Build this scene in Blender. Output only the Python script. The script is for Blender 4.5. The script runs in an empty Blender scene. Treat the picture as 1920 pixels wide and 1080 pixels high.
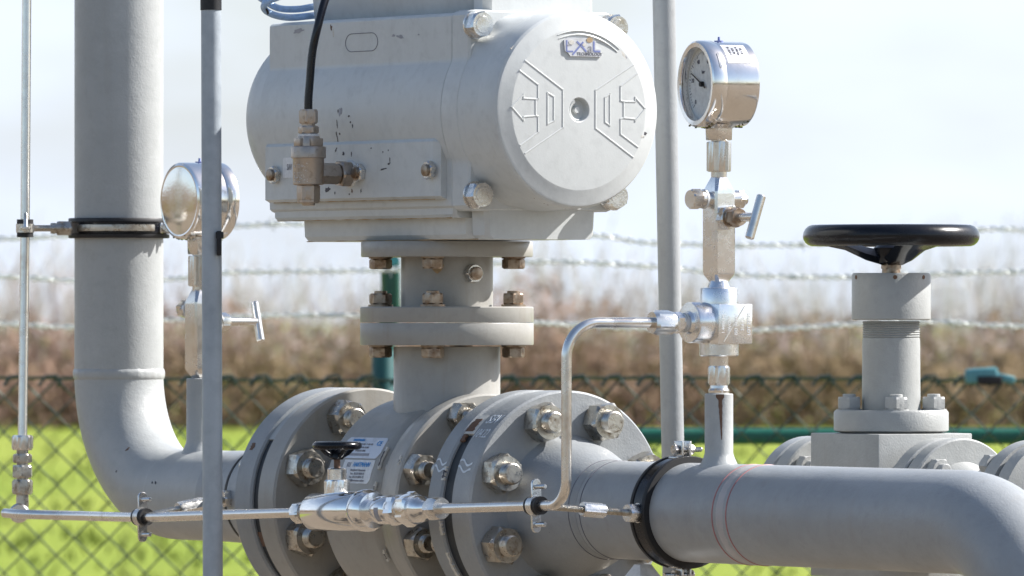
import bpy, bmesh, math, random
from mathutils import Vector, Matrix, noise
R = math.radians
PI = math.pi
sc = bpy.context.scene
col = sc.collection
rnd = random.Random(7)

# ------------------------------------------------------------------ camera
ZC = 1.6                      # lens height above the ground
FPX = 14900.0                 # focal length in pixels of a 1920 wide picture
HY = 600.0                    # horizon row
cam_d = bpy.data.cameras.new('camera')
cam = bpy.data.objects.new('camera', cam_d); col.objects.link(cam); sc.camera = cam
cam.location = (0, 0, ZC); cam.rotation_euler = (R(90), 0, 0)
cam_d.sensor_width = 36; cam_d.lens = FPX/1920*36
cam_d.shift_y = (HY-540)/1920
cam_d.clip_start = 0.5; cam_d.clip_end = 6000
cam_d.dof.use_dof = True; cam_d.dof.focus_distance = 9.35; cam_d.dof.aperture_fstop = 19
# ------------------------------------------------------------------ light
SUN_AZ, SUN_EL = 104.0, 40.0  # azimuth measured from "towards the camera" round to the right
a, e = R(SUN_AZ), R(SUN_EL)
SD = Vector((math.sin(a)*math.cos(e), -math.cos(a)*math.cos(e), math.sin(e)))
sun_d = bpy.data.lights.new('sun', 'SUN'); sun_d.energy = 5.0; sun_d.angle = R(0.53); sun_d.color = (1, .97, .93)
sun = bpy.data.objects.new('sun', sun_d); col.objects.link(sun)
sun.rotation_euler = SD.to_track_quat('Z', 'Y').to_euler()
W = bpy.data.worlds.new('World'); sc.world = W; W.use_nodes = True
nt = W.node_tree; nt.nodes.clear(); N = nt.nodes.new; LK = nt.links.new
out = N('ShaderNodeOutputWorld'); bg = N('ShaderNodeBackground'); sky = N('ShaderNodeTexSky')
sky.sky_type = 'NISHITA'; sky.sun_disc = False; sky.sun_elevation = e
sky.sun_rotation = math.atan2(SD.x, SD.y); sky.air_density = 1.0; sky.dust_density = 1.6
tc = N('ShaderNodeTexCoord'); mp = N('ShaderNodeMapping'); mp.inputs['Scale'].default_value = (5, 5, 14)
mp.inputs['Location'].default_value = (0.35, 0, 0.2)
nz = N('ShaderNodeTexNoise'); nz.inputs['Scale'].default_value = 1.6; nz.inputs['Detail'].default_value = 5; nz.inputs['Roughness'].default_value = .5
rp = N('ShaderNodeValToRGB'); rp.color_ramp.elements[0].position = .36; rp.color_ramp.elements[1].position = .62
rp.color_ramp.elements[0].color = (.45, .45, .45, 1); rp.color_ramp.elements[1].color = (.98, .98, .98, 1)
mx = N('ShaderNodeMix'); mx.data_type = 'RGBA'
mx.inputs['B'].default_value = (5.9, 6.6, 7.8, 1)
LK(tc.outputs['Generated'], mp.inputs['Vector']); LK(mp.outputs[0], nz.inputs['Vector']); LK(nz.outputs['Fac'], rp.inputs[0])
sx_ = N('ShaderNodeSeparateXYZ'); LK(tc.outputs['Generated'], sx_.inputs[0])
cv_ = N('ShaderNodeMapRange'); cv_.interpolation_type = 'SMOOTHSTEP'; cv_.inputs['From Min'].default_value = .05; cv_.inputs['From Max'].default_value = .55
cv_.inputs['To Min'].default_value = 1; cv_.inputs['To Max'].default_value = .12; LK(sx_.outputs['Z'], cv_.inputs['Value'])
ml_ = N('ShaderNodeMath'); ml_.operation = 'MULTIPLY'; LK(rp.outputs[0], ml_.inputs[0]); LK(cv_.outputs[0], ml_.inputs[1])
cy_ = N('ShaderNodeMapRange'); cy_.interpolation_type = 'SMOOTHSTEP'; cy_.inputs['From Min'].default_value = -.25; cy_.inputs['From Max'].default_value = .75
cy_.inputs['To Min'].default_value = .12; cy_.inputs['To Max'].default_value = 1; LK(sx_.outputs['Y'], cy_.inputs['Value'])
m2_ = N('ShaderNodeMath'); m2_.operation = 'MULTIPLY'; LK(ml_.outputs[0], m2_.inputs[0]); LK(cy_.outputs[0], m2_.inputs[1])
LK(m2_.outputs[0], mx.inputs['Factor']); LK(sky.outputs[0], mx.inputs['A'])
LK(mx.outputs['Result'], bg.inputs['Color']); bg.inputs['Strength'].default_value = .09
LK(bg.outputs[0], out.inputs['Surface'])
sc.view_settings.view_transform = 'Standard'; sc.view_settings.look = 'None'
sc.view_settings.gamma = 1; sc.view_settings.exposure = 0.93

# ------------------------------------------------------------------ frames
UX, UY = .5529, -.8333        # direction of the pipeline on the ground
ORG = Vector((-.3766, 10.02, ZC))
F = Matrix(((UX, .8333, 0, ORG.x), (UY, .5529, 0, ORG.y), (0, 0, 1, ORG.z), (0, 0, 0, 1)))   # (s, d, z) -> world
ROTZ = math.atan2(UY, UX)
ZA = -.2215                   # pipeline axis below the lens
def P(s, d=0., z=0.): return F @ Vector((s, d, z))
def Wp(px, py, Y): return Vector(((px-960)/FPX*Y, Y, ZC-(py-HY)/FPX*Y))
def sd(px, d=0.):             # s on the line d = const that shows at column px
    t = (px-960)/FPX
    return (t*(10.02+.5529*d)+.3766-.8333*d)/(.5529+.8333*t)
def zz(py, s, d=0.): return -(py-HY)/FPX*P(s, d).y
def T(v): return Matrix.Translation(Vector(v))
def axm(o, x, up=(0, 0, 1)):  # matrix whose local X points along x
    x = Vector(x).normalized(); up = Vector(up)
    if abs(x.dot(up)) > .99: up = Vector((0, 1, 0)) if abs(x.y) < .9 else Vector((1, 0, 0))
    y = up.cross(x).normalized(); z = x.cross(y)
    m = Matrix((x, y, z)).transposed().to_4x4(); m.translation = Vector(o); return m
U = Vector((UX, UY, 0)); V = Vector((.8333, .5529, 0)); Z = Vector((0, 0, 1))

# ------------------------------------------------------------------ mesh builder
class MB:
    def __init__(s): s.v = []; s.f = []; s.sh = 180
    def add(s, vs, fs):
        n = len(s.v); s.v += [Vector(p) for p in vs]; s.f += [tuple(i+n for i in f) for f in fs]; return s
    def loft(s, rings, c0=True, c1=True, closed=True):
        n = len(rings[0]); vs = [p for r in rings for p in r]; fs = []
        m = n if closed else n-1
        for i in range(len(rings)-1):
            for j in range(m):
                k = (j+1) % n
                fs.append((i*n+j, i*n+k, (i+1)*n+k, (i+1)*n+j))
        if c0: fs.append(tuple(range(n-1, -1, -1)))
        if c1: fs.append(tuple((len(rings)-1)*n+j for j in range(n)))
        return s.add(vs, fs)
    def lathe(s, M, prof, seg=48, c0=True, c1=True):
        rings = []
        for x, r in prof:
            rings.append([M @ Vector((x, r*math.cos(2*PI*j/seg), r*math.sin(2*PI*j/seg))) for j in range(seg)])
        return s.loft(rings, c0, c1)
    def ring(s, M, prof, seg=64):           # closed profile swept round local X
        rings = []
        for j in range(seg):
            t = 2*PI*j/seg
            rings.append([M @ Vector((x, r*math.cos(t), r*math.sin(t))) for x, r in prof])
        rings.append(rings[0]); return s.loft(rings, False, False)
    def torus(s, M, R_, r, seg=64, k=12):
        return s.ring(M, [(r*math.cos(2*PI*i/k), R_+r*math.sin(2*PI*i/k)) for i in range(k)], seg)
    def hex(s, M, h, af, c=.12, seg=60, ph=0., n=6, c0=None):
        s.sh = 17; ap = af/2; R_ = ap/math.cos(PI/n); rings = []; c0 = c if c0 is None else c0
        lev = [(0, ap*(1-c0*.15) if c0 else R_), (h*c0, R_), (h*(1-c), R_), (h, ap*(1-c*.15) if c else R_)]
        for x, lim in lev:
            rg = []
            for j in range(seg):
                t = 2*PI*j/seg; q = (t % (2*PI/n))-PI/n
                r = min(ap/math.cos(q), lim)
                rg.append(M @ Vector((x, r*math.cos(t+ph), r*math.sin(t+ph))))
            rings.append(rg)
        return s.loft(rings)
    def box(s, M, size, bev=0., seg=2):
        bm = bmesh.new(); bmesh.ops.create_cube(bm, size=1)
        for v in bm.verts: v.co = Vector((v.co.x*size[0], v.co.y*size[1], v.co.z*size[2]))
        if bev: bmesh.ops.bevel(bm, geom=bm.edges[:], offset=bev, segments=seg, affect='EDGES', profile=.5)
        bm.verts.index_update()
        s.add([M @ v.co for v in bm.verts], [tuple(v.index for v in f.verts) for f in bm.faces]); bm.free(); return s
    def prism(s, M, pts, h, bev=0.):        # pts in local YZ, extruded along X by h
        if not bev: secs = [(0, 0), (h, 0)]
        else: secs = [(0, bev), (bev, 0), (h-bev, 0), (h, bev)]
        cy = sum(p[0] for p in pts)/len(pts); cz = sum(p[1] for p in pts)/len(pts); rings = []
        for x, b in secs:
            rg = []
            for y, z in pts:
                l = math.hypot(y-cy, z-cz) or 1
                rg.append(M @ Vector((x, y-(y-cy)/l*b, z-(z-cz)/l*b)))
            rings.append(rg)
        return s.loft(rings)
    def tube(s, pts, r, seg=20, caps=True):
        pts = [Vector(p) for p in pts]; rr = r if isinstance(r, (list, tuple)) else [r]*len(pts)
        t0 = (pts[1]-pts[0]).normalized(); n = t0.orthogonal().normalized(); rings = []
        for i, p in enumerate(pts):
            if i == 0: t = t0
            elif i == len(pts)-1: t = (pts[-1]-pts[-2]).normalized()
            else: t = ((pts[i+1]-p).normalized()+(p-pts[i-1]).normalized()).normalized()
            n = (n-t*n.dot(t)).normalized(); b = t.cross(n)
            rings.append([p+rr[i]*(math.cos(2*PI*j/seg)*n+math.sin(2*PI*j/seg)*b) for j in range(seg)])
        return s.loft(rings, caps, caps)
    def build(s, name, m, parent=None, sharp=40, flat=False, recalc=True):
        sharp = min(sharp, s.sh)
        inv = PW[parent.name].inverted() if parent else Matrix.Identity(4)
        me = bpy.data.meshes.new(name)
        me.from_pydata([inv @ p for p in s.v], [], s.f)
        if recalc:
            bm = bmesh.new(); bm.from_mesh(me); bmesh.ops.remove_doubles(bm, verts=bm.verts, dist=1e-7)
            bmesh.ops.recalc_face_normals(bm, faces=bm.faces); bm.to_mesh(me); bm.free()
        me.materials.append(m)
        me.polygons.foreach_set('use_smooth', [not flat]*len(me.polygons))
        if not flat: me.set_sharp_from_angle(angle=R(sharp))
        o = bpy.data.objects.new(name, me); col.objects.link(o)
        if parent: o.parent = parent; PW[o.name] = PW[parent.name].copy()
        else: PW[o.name] = Matrix.Identity(4)
        return o
PW = {}
def tag(o, label, cat, group=None, kind=None):
    if label: o['label'] = label
    if cat: o['category'] = cat
    if group: o['group'] = group
    if kind: o['kind'] = kind
    return o
def thing(name, label, cat, loc, rz=0., group=None):
    o = bpy.data.objects.new(name, None); col.objects.link(o)
    o.location = loc; o.rotation_euler = (0, 0, rz); o.empty_display_size = .05
    PW[o.name] = Matrix.Translation(Vector(loc)) @ Matrix.Rotation(rz, 4, 'Z')
    return tag(o, label, cat, group)
def place(mesh, name, M, parent):
    o = bpy.data.objects.new(name, mesh); col.objects.link(o); o.parent = parent
    o.matrix_basis = PW[parent.name].inverted() @ M; PW[o.name] = M.copy(); return o
def single(mb, name, m, label, cat, loc, group=None, sharp=32, kind=None):
    """a one-mesh top-level thing with its origin at loc"""
    o = mb.build(name, m, None, sharp)
    loc = Vector(loc); o.data.transform(Matrix.Translation(-loc)); o.location = loc; PW[o.name] = T(loc)
    return tag(o, label, cat, group, kind)
def fillet(pts, rad, n=12):
    pts = [Vector(p) for p in pts]; outp = [pts[0]]
    for i in range(1, len(pts)-1):
        a_, b_, c_ = pts[i-1], pts[i], pts[i+1]; r = rad[i-1] if isinstance(rad, (list, tuple)) else rad
        d1 = (a_-b_).normalized(); d2 = (c_-b_).normalized(); th = d1.angle(d2); L = r/math.tan(th/2)
        if th > 3.10: outp.append(b_); continue
        cen = b_+(d1+d2).normalized()*(r/math.sin(th/2)); p1 = b_+d1*L; p2 = b_+d2*L
        v1 = p1-cen; v2 = p2-cen; ang = v1.angle(v2)
        for k in range(n+1):
            q = k/n; outp.append(cen+(math.sin((1-q)*ang)*v1+math.sin(q*ang)*v2)/math.sin(ang))
    outp.append(pts[-1]); return outp
def spline(pts, n=10):
    pts = [Vector(p) for p in pts]; q = [2*pts[0]-pts[1]]+pts+[2*pts[-1]-pts[-2]]; o = []
    for i in range(1, len(q)-2):
        for k in range(n):
            t = k/n; a_, b_, c_, d_ = q[i-1:i+3]
            o.append(.5*((2*b_)+(c_-a_)*t+(2*a_-5*b_+4*c_-d_)*t*t+(3*b_-a_-3*c_+d_)*t**3))
    o.append(pts[-1]); return o
def text(body, size, fn, m, name, parent, ext=.0002, align='CENTER', sx=1., shear=0.):
    cu = bpy.data.curves.new('txt', 'FONT'); cu.body = body; cu.size = size; cu.extrude = ext
    cu.align_x = align; cu.align_y = 'CENTER'; cu.resolution_u = 3; cu.shear = shear
    ob = bpy.data.objects.new('txt', cu); me = bpy.data.meshes.new_from_object(ob)
    mb = MB(); mb.add([fn(Vector((v.co.x*sx, v.co.y, v.co.z+ext))) for v in me.vertices], [tuple(p.vertices) for p in me.polygons])
    bpy.data.objects.remove(ob); bpy.data.curves.remove(cu)
    return mb.build(name, m, parent, flat=True)
def planar(M): return lambda p: M @ p
def cyl(s0, a0, r):           # text / patch mapping on the left side of the pipeline
    return lambda p: P(s0+p.x, -(r+p.z)*math.cos(a0+p.y/r), ZA+(r+p.z)*math.sin(a0+p.y/r))
def patch(fn, w, h, t=.0006, cham=(0, 0, 0, 0), n=14):
    """thin plate w x h with clipped corners wrapped through fn"""
    mb = MB(); rows = []
    for i in range(n+1):
        y = -h/2+h*i/n; x0, x1 = -w/2, w/2
        bl, br, tr, tl = cham
        x0 += max(0, bl-(y+h/2)); x1 -= max(0, br-(y+h/2)); x1 -= max(0, tr-(h/2-y)); x0 += max(0, tl-(h/2-y))
        rows.append([fn(Vector((x, y, z))) for x, z in ((x0, -.001), (x0, t), (x0*.5+x1*.5, t), (x1, t), (x1, -.001))])
    mb.loft(rows, True, True, closed=True); return mb

# ------------------------------------------------------------------ materials
def mat(name): m = bpy.data.materials.new(name); m.use_nodes = True; return m, m.node_tree, m.node_tree.nodes['Principled BSDF']
def nnode(t, typ, **kw):
    n = t.nodes.new(typ)
    for k, v in kw.items(): n.inputs[k].default_value = v
    return n
def noise_fac(t, scale, lo, hi, detail=4, mapping=None, rough=.6):
    c = t.nodes.new('ShaderNodeTexCoord'); oi = t.nodes.new('ShaderNodeObjectInfo'); va = t.nodes.new('ShaderNodeVectorMath'); va.operation = 'MULTIPLY_ADD'
    t.links.new(oi.outputs['Random'], va.inputs[0]); va.inputs[1].default_value = (3.1, 5.7, 2.3); t.links.new(c.outputs['Object'], va.inputs[2]); src = va.outputs[0]
    if mapping: mpn = nnode(t, 'ShaderNodeMapping', Scale=mapping); t.links.new(src, mpn.inputs[0]); src = mpn.outputs[0]
    n = nnode(t, 'ShaderNodeTexNoise', Scale=scale, Detail=detail, Roughness=rough); t.links.new(src, n.inputs['Vector'])
    m = t.nodes.new('ShaderNodeMapRange'); m.inputs['From Min'].default_value = lo; m.inputs['From Max'].default_value = hi
    t.links.new(n.outputs['Fac'], m.inputs['Value']); return m.outputs[0], n.outputs['Fac']
def mixc(t, fac, A, B):
    m = t.nodes.new('ShaderNodeMix'); m.data_type = 'RGBA'; t.links.new(fac, m.inputs['Factor'])
    for k, x in (('A', A), ('B', B)):
        if isinstance(x, tuple): m.inputs[k].default_value = x if len(x) == 4 else x+(1,)
        else: t.links.new(x, m.inputs[k])
    return m.outputs['Result']
def bump(t, b, h, strength, dist=.001, prev=None):
    n = nnode(t, 'ShaderNodeBump', Strength=strength, Distance=dist); t.links.new(h, n.inputs['Height'])
    if prev: t.links.new(prev, n.inputs['Normal'])
    t.links.new(n.outputs[0], b.inputs['Normal']); return n.outputs[0]
def paint(name, c, rough=.42, dirt=.8, chips=.0, orange=.35, streak=.0, dirtcol=None, grime=(.22, .17, .11)):
    m, t, b = mat(name); dk = dirtcol or tuple(x*dirt for x in c)
    f, _ = noise_fac(t, 9, .42, .72); cc = mixc(t, f, c, dk)
    f, _ = noise_fac(t, 70, .5, .8); cc = mixc(t, f, cc, tuple(x*.86 for x in c))
    f, _ = noise_fac(t, 4.5, .52, .7, detail=8, rough=.75); cc = mixc(t, f, cc, tuple(min(1, x*1.12+.01) for x in c))
    if streak:
        f, _ = noise_fac(t, 1, .56, .8, mapping=(55, 55, 5)); mm = t.nodes.new('ShaderNodeMath'); mm.operation = 'MULTIPLY'; mm.inputs[1].default_value = streak
        t.links.new(f, mm.inputs[0]); cc = mixc(t, mm.outputs[0], cc, grime)
    if chips:
        f, _ = noise_fac(t, 60, .735-chips*.06, .75-chips*.06, detail=8, rough=.7); cc = mixc(t, f, cc, (.10, .075, .06))
    t.links.new(cc, b.inputs['Base Color'])
    f, _ = noise_fac(t, 25, .3, .8); r = nnode(t, 'ShaderNodeMapRange'); r.inputs['To Min'].default_value = rough-.06; r.inputs['To Max'].default_value = rough+.14
    t.links.new(f, r.inputs[0]); t.links.new(r.outputs[0], b.inputs['Roughness'])
    _, h = noise_fac(t, 420, 0, 1, detail=2); p = bump(t, b, h, orange, .0006)
    _, h = noise_fac(t, 90, 0, 1, detail=3); bump(t, b, h, orange*.6, .0012, p)
    return m
def metal(name, c, rough=.25, tint=None, var=.1, bmp=.1, metallic=1., scale=60, blot=(.55, .72)):
    m, t, b = mat(name); b.inputs['Metallic'].default_value = metallic
    f, _ = noise_fac(t, scale, blot[0], blot[1], detail=6); cc = mixc(t, f, c, tint or tuple(x*.7 for x in c))
    oi = t.nodes.new('ShaderNodeObjectInfo'); rm = t.nodes.new('ShaderNodeMapRange'); rm.inputs['To Max'].default_value = .28 if 'zinc' in name else .0; t.links.new(oi.outputs['Random'], rm.inputs[0])
    cc = mixc(t, rm.outputs[0], cc, (.22, .165, .12))
    t.links.new(cc, b.inputs['Base Color'])
    f, h = noise_fac(t, scale*1.7, .3, .8); r = nnode(t, 'ShaderNodeMapRange'); r.inputs['To Min'].default_value = max(.03, rough-var); r.inputs['To Max'].default_value = rough+var
    t.links.new(f, r.inputs[0]); t.links.new(r.outputs[0], b.inputs['Roughness'])
    _, h = noise_fac(t, 300, 0, 1); bump(t, b, h, bmp, .0006); return m
def plain(name, c, rough=.5, metallic=0., bmp=.1, scale=150):
    m, t, b = mat(name); f, h = noise_fac(t, scale, .35, .75); t.links.new(mixc(t, f, c, tuple(x*.75 for x in c)), b.inputs['Base Color'])
    b.inputs['Roughness'].default_value = rough; b.inputs['Metallic'].default_value = metallic; bump(t, b, h, bmp, .0008)
    f, _ = noise_fac(t, 35, .35, .75, detail=7); rr_ = t.nodes.new('ShaderNodeMapRange'); rr_.inputs['To Min'].default_value = rough*.85; rr_.inputs['To Max'].default_value = min(1, rough*1.15+.12)
    t.links.new(f, rr_.inputs[0]); t.links.new(rr_.outputs[0], b.inputs['Roughness']); return m
M_pipe = paint('pale_grey_paint', (.385, .398, .395), .40, .86, chips=.25, orange=.5, streak=.12)
M_pipe2 = paint('bluish_grey_paint', (.315, .33, .34), .40, .86, chips=.3, orange=.45, streak=.18)
M_flange = paint('mid_grey_paint', (.285, .30, .31), .42, .82, chips=.5, orange=.6, streak=.15)
M_valve = paint('warm_grey_paint', (.34, .33, .305), .34, .86, chips=.2, orange=.2, streak=.3)
M_act = paint('actuator_grey_paint', (.57, .59, .585), .38, .92, chips=.1, orange=.12, streak=.08)
M_nutgrey = paint('painted_bolt_grey', (.38, .385, .375), .42, .8, chips=.6, orange=.6)
M_back = paint('stone_grey_paint', (.335, .343, .335), .42, .86, chips=.35, orange=.55, streak=.15)
M_gap = paint('black_flange_gap', (.025, .03, .036), .5, .6, chips=0)
M_zinc = metal('weathered_zinc', (.56, .54, .49), .36, (.24, .19, .14), .14, .5, scale=90, blot=(.5, .7))
M_zinc2 = metal('bright_zinc', (.74, .74, .73), .28, (.55, .5, .42), .1, .3, scale=60)
M_rusty = metal('rusty_zinc', (.42, .35, .28), .45, (.20, .12, .07), .12, .5, scale=90, blot=(.45, .68))
M_steel = metal('brushed_stainless', (.76, .73, .69), .26, (.60, .54, .48), .08, .1, scale=30)
M_chrome = metal('polished_stainless', (.84, .82, .80), .15, (.76, .72, .68), .05, .08, scale=40)
M_alu = metal('bright_aluminium', (.86, .86, .86), .26, (.76, .76, .76), .08, .15, scale=50)
M_mirror = metal('mirror_steel', (.84, .82, .77), .10, (.74, .71, .66), .02, .2, scale=12)
M_nickel = metal('dull_nickel_bronze', (.46, .39, .33), .42, (.30, .24, .19), .1, .6, scale=130)
M_galv = metal('galvanised_steel', (.40, .445, .485), .5, (.31, .35, .39), .08, .3, metallic=.2, scale=40, blot=(.4, .7))
M_black = plain('glossy_black_paint', (.005, .006, .010), .2, bmp=.1); M_black.node_tree.nodes['Principled BSDF'].inputs['Specular IOR Level'].default_value = .35
M_rubber = plain('black_rubber', (.012, .012, .014), .55)
M_hose = plain('black_hose_plastic', (.004, .004, .008), .22, bmp=.02)
M_blue = plain('pale_blue_hose_plastic', (.42, .60, .85), .2, bmp=.02)
M_green = plain('dark_green_vinyl', (.02, .10, .075), .35, bmp=.05)
M_greenrail = plain('green_painted_tube', (.012, .125, .085), .42, bmp=.05)
M_mesh = plain('green_wire_coating', (.04, .07, .055), .22, .3, .02)
M_teal = plain('teal_painted_post', (.008, .085, .085), .4, bmp=.05)
M_teal2 = plain('pale_teal_plastic', (.10, .30, .34), .4, bmp=.05)
M_wire = plain('galvanised_wire', (.80, .83, .80), .35, .3, .02)
M_white = plain('white_label_film', (.78, .79, .80), .4, bmp=0)
M_plate = metal('printed_metal_plate', (.62, .63, .66), .42, (.5, .5, .52), .08, .05, metallic=.5, scale=80)
M_bluep = plain('blue_print', (.03, .30, .72), .5, bmp=0)
M_navy = plain('navy_print', (.20, .24, .48), .4, bmp=0)
M_ink = plain('grey_print', (.16, .16, .19), .5, bmp=0)
M_inkl = plain('faded_grey_print', (.34, .34, .37), .5, bmp=0)
M_dark = plain('dark_scuff', (.07, .065, .075), .6, bmp=0)
M_chalk = plain('white_marker_ink', (.66, .71, .76), .6, bmp=0)
M_rust = plain('brown_rust', (.15, .085, .055), .8, bmp=.5, scale=300)
M_rustl = plain('orange_rust_stain', (.42, .30, .17), .7, bmp=.1, scale=200)
M_primer = plain('bare_white_filler', (.62, .60, .55), .6, bmp=.6, scale=200)
M_weldband = paint('pale_weld_band', (.42, .40, .40), .45, .9, orange=.6)
M_red = plain('faded_red_line', (.42, .17, .17), .5, bmp=0)
M_moss = plain('yellow_green_moss', (.10, .10, .02), .9, bmp=1., scale=400)
M_dial = plain('white_dial_enamel', (.80, .82, .80), .5, bmp=0)
M_tape = plain('white_thread_tape', (.75, .75, .74), .6, bmp=.8, scale=400)
m, t, b = mat('gauge_glass'); b.inputs['Base Color'].default_value = (1, 1, 1, 1); b.inputs['Roughness'].default_value = .03
b.inputs['Transmission Weight'].default_value = 1; b.inputs['IOR'].default_value = 1.02; b.inputs['Specular IOR Level'].default_value = .6; M_glass = m

# ------------------------------------------------------------------ ground, field
m, t, b = mat('meadow_grass')
f, _ = noise_fac(t, .30, .38, .62, detail=7, mapping=(1, .22, 1)); cc = mixc(t, f, (.20, .262, .032), (.265, .31, .050))
f, _ = noise_fac(t, 3, .5, .8, detail=8); cc = mixc(t, f, cc, (.155, .21, .026))
t.links.new(cc, b.inputs['Base Color']); b.inputs['Roughness'].default_value = .9; b.inputs['Specular IOR Level'].default_value = .15
_, h = noise_fac(t, 12, 0, 1, detail=8); bump(t, b, h, .5, .08); M_grass = m
m, t, b = mat('sand_gravel')
f, _ = noise_fac(t, 45, .35, .7, detail=8); cc = mixc(t, f, (.25, .20, .145), (.15, .12, .085)); t.links.new(cc, b.inputs['Base Color'])
b.inputs['Roughness'].default_value = .95; _, h = noise_fac(t, 60, 0, 1, detail=8); bump(t, b, h, .9, .02); M_gravel = m
gt = MB()
for i in range(900):
    y = rnd.uniform(38, 116); x = rnd.uniform(-.075, .075)*y; h_ = rnd.uniform(.05, .14); w_ = rnd.uniform(.03, .12)
    for q in range(3):
        dx = rnd.gauss(0, w_); gt.add([(x+dx-.015, y, 0), (x+dx+.015, y, 0), (x+dx+rnd.gauss(0, .04), y+rnd.gauss(0, .03), h_)], [(0, 1, 2)])
g = MB(); g.add([(-3000, -3000, 0), (3000, -3000, 0), (3000, 3000, 0), (-3000, 3000, 0)], [(0, 1, 2, 3)])
tag(g.build('field', M_grass, None, flat=True), 'bright green meadow reaching back to the hedge', None, kind='structure')
g = MB(); g.add([(-90, 15.6, .004), (-9.5, 15.6, .004), (-9.5, 114, .004), (-90, 114, .004)], [(0, 1, 2, 3)]); g.add([(9.5, 15.6, .004), (90, 15.6, .004), (90, 114, .004), (9.5, 114, .004)], [(0, 1, 2, 3)]); g.add([(-90, -90, .004), (90, -90, .004), (90, 15.6, .004), (-90, 15.6, .004)], [(0, 1, 2, 3)])  # first two strips lie out of view, added to keep green out of reflections
tag(g.build('ground', M_gravel, None, flat=True), 'sandy gravel yard under the pipes, with unseen side strips added for reflections', None, kind='structure')

m, t, b = mat('long_grass'); f, _ = noise_fac(t, .4, .4, .6); t.links.new(mixc(t, f, (.16, .21, .03), (.26, .28, .07)), b.inputs['Base Color']); b.inputs['Roughness'].default_value = .8
tag(gt.build('grass_tufts', m, None, flat=True, recalc=False), 'scattered darker and paler grass tufts on the meadow', 'grass', kind='stuff')
# hedge and bare thicket on the far edge of the meadow
def twig_mat(name, c1, c2, c3):
    m, t, b = mat(name); f, _ = noise_fac(t, .5, .35, .65, detail=3); cc = mixc(t, f, c1, c2)
    f, _ = noise_fac(t, .17, .5, .62, detail=2); t.links.new(mixc(t, f, cc, c3), b.inputs['Base Color']); b.inputs['Roughness'].default_value = .9; return m
M_twig = twig_mat('bare_twigs', (.36, .275, .25), (.44, .36, .34), (.36, .28, .22))
M_brush = twig_mat('brown_brushwood', (.235, .155, .095), (.20, .145, .075), (.25, .155, .115))
M_far = twig_mat('haze_tinted_twigs', (.58, .55, .57), (.64, .60, .62), (.55, .49, .48))  # distance haze painted into the twig colour
def twigs(mb, x, y, h, spread, n, r0, sub=6):
    for i in range(n):
        bx = x+rnd.gauss(0, spread*.45); by = y+rnd.gauss(0, spread*.4); hh = h*rnd.uniform(.45, 1.05)
        lx, ly = rnd.gauss(0, .22)*hh, rnd.gauss(0, .22)*hh
        p0 = Vector((bx, by, 0)); p1 = p0+Vector((lx*.4, ly*.4, hh*.55)); p2 = p0+Vector((lx, ly, hh))
        mb.tube([p0, p1, p2], [r0, r0*.6, r0*.2], 3, False)
        for k in range(sub):
            q = rnd.uniform(.2, .95); a_ = p0.lerp(p1, q/.55) if q < .55 else p1.lerp(p2, (q-.55)/.45)
            L = hh*rnd.uniform(.1, .3)*(1.2-q); th = rnd.uniform(0, 2*PI)
            mb.tube([a_, a_+Vector((math.cos(th)*L*.7, math.sin(th)*L*.7, L))], [r0*.4, r0*.15], 3, False)
def brush(mb, x0, x1, y, h, n, size):
    for i in range(n):
        x = rnd.uniform(x0, x1); z = abs(rnd.random()**.9)*h*(.75+.35*noise.noise(Vector((x*.35, 1.7, 0)))+.2*noise.noise(Vector((x*1.3, 5, 0))))
        c = Vector((x, y+rnd.uniform(-1.2, 1.2), z)); a_ = Vector((rnd.gauss(0, 1), rnd.gauss(0, 1), rnd.gauss(.6, 1))).normalized(); b_ = a_.orthogonal().normalized()
        s = size*rnd.uniform(.5, 1.3); mb.add([c-a_*s, c+b_*s*.3, c+a_*s, c-b_*s*.3], [(0, 1, 2, 3)])
YH = 118.
hb = MB(); brush(hb, -22, 22, YH, 1.5, 20000, .13); brush(hb, -22, 22, YH+1, 2.4, 12000, .10)
for i in range(110): twigs(hb, -22+44*i/109+rnd.uniform(-.2, .2), YH+rnd.uniform(-1, 1), rnd.uniform(1.5, 2.7), .5, 16, .014, 6)
for x0_, x1_, y0_, y1_ in ((-48, -46, -60, 116), (60, 62, -60, 116), (-48, 60, -62, -60)):  # unseen hedges at both sides and behind, added to brown the metal reflections
    for i in range(3500):
        c = Vector((rnd.uniform(x0_, x1_), rnd.uniform(y0_, y1_), abs(rnd.random())**1.2*4.5)); a_ = Vector((rnd.gauss(0, 1), rnd.gauss(0, 1), rnd.gauss(.6, 1))).normalized(); b_ = a_.orthogonal().normalized()
        s = rnd.uniform(.4, 1.1); hb.add([c-a_*s, c+b_*s*.5, c+a_*s, c-b_*s*.5], [(0, 1, 2, 3)])
tag(hb.build('hedgerow', M_brush, None, flat=True, recalc=False), 'low brown leafless hedgerow along the back of the meadow, plus unseen side and rear hedges added for reflections', 'hedge', kind='stuff')
tb = MB(); brush(tb, -22, 22, YH+3.5, 2.2, 16000, .12)
for i in range(90):
    x = -22+44*i/89+rnd.uniform(-.3, .3); k = .5+.5*noise.noise(Vector((x*.22+3.1, 0, 0)))
    if -1.5 < x < 4.5: k -= .35
    if x < -5.2: k += .35
    if x > 5.5: k += .15
    twigs(tb, x, YH+3+rnd.uniform(-1.5, 1.5), 1.7+1.6*k, .8, 12, .017, 8)
tag(tb.build('bare_thicket', M_twig, None, flat=True, recalc=False), 'taller reddish bare saplings rising behind the hedgerow', 'thicket', kind='stuff')
fb = MB()
for i in range(150):
    x = -40+80*i/149; twigs(fb, x+rnd.uniform(-.4, .4), 235+rnd.uniform(-4, 4), rnd.uniform(3.2, 5.0), 1.2, 10, .04, 9)
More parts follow.
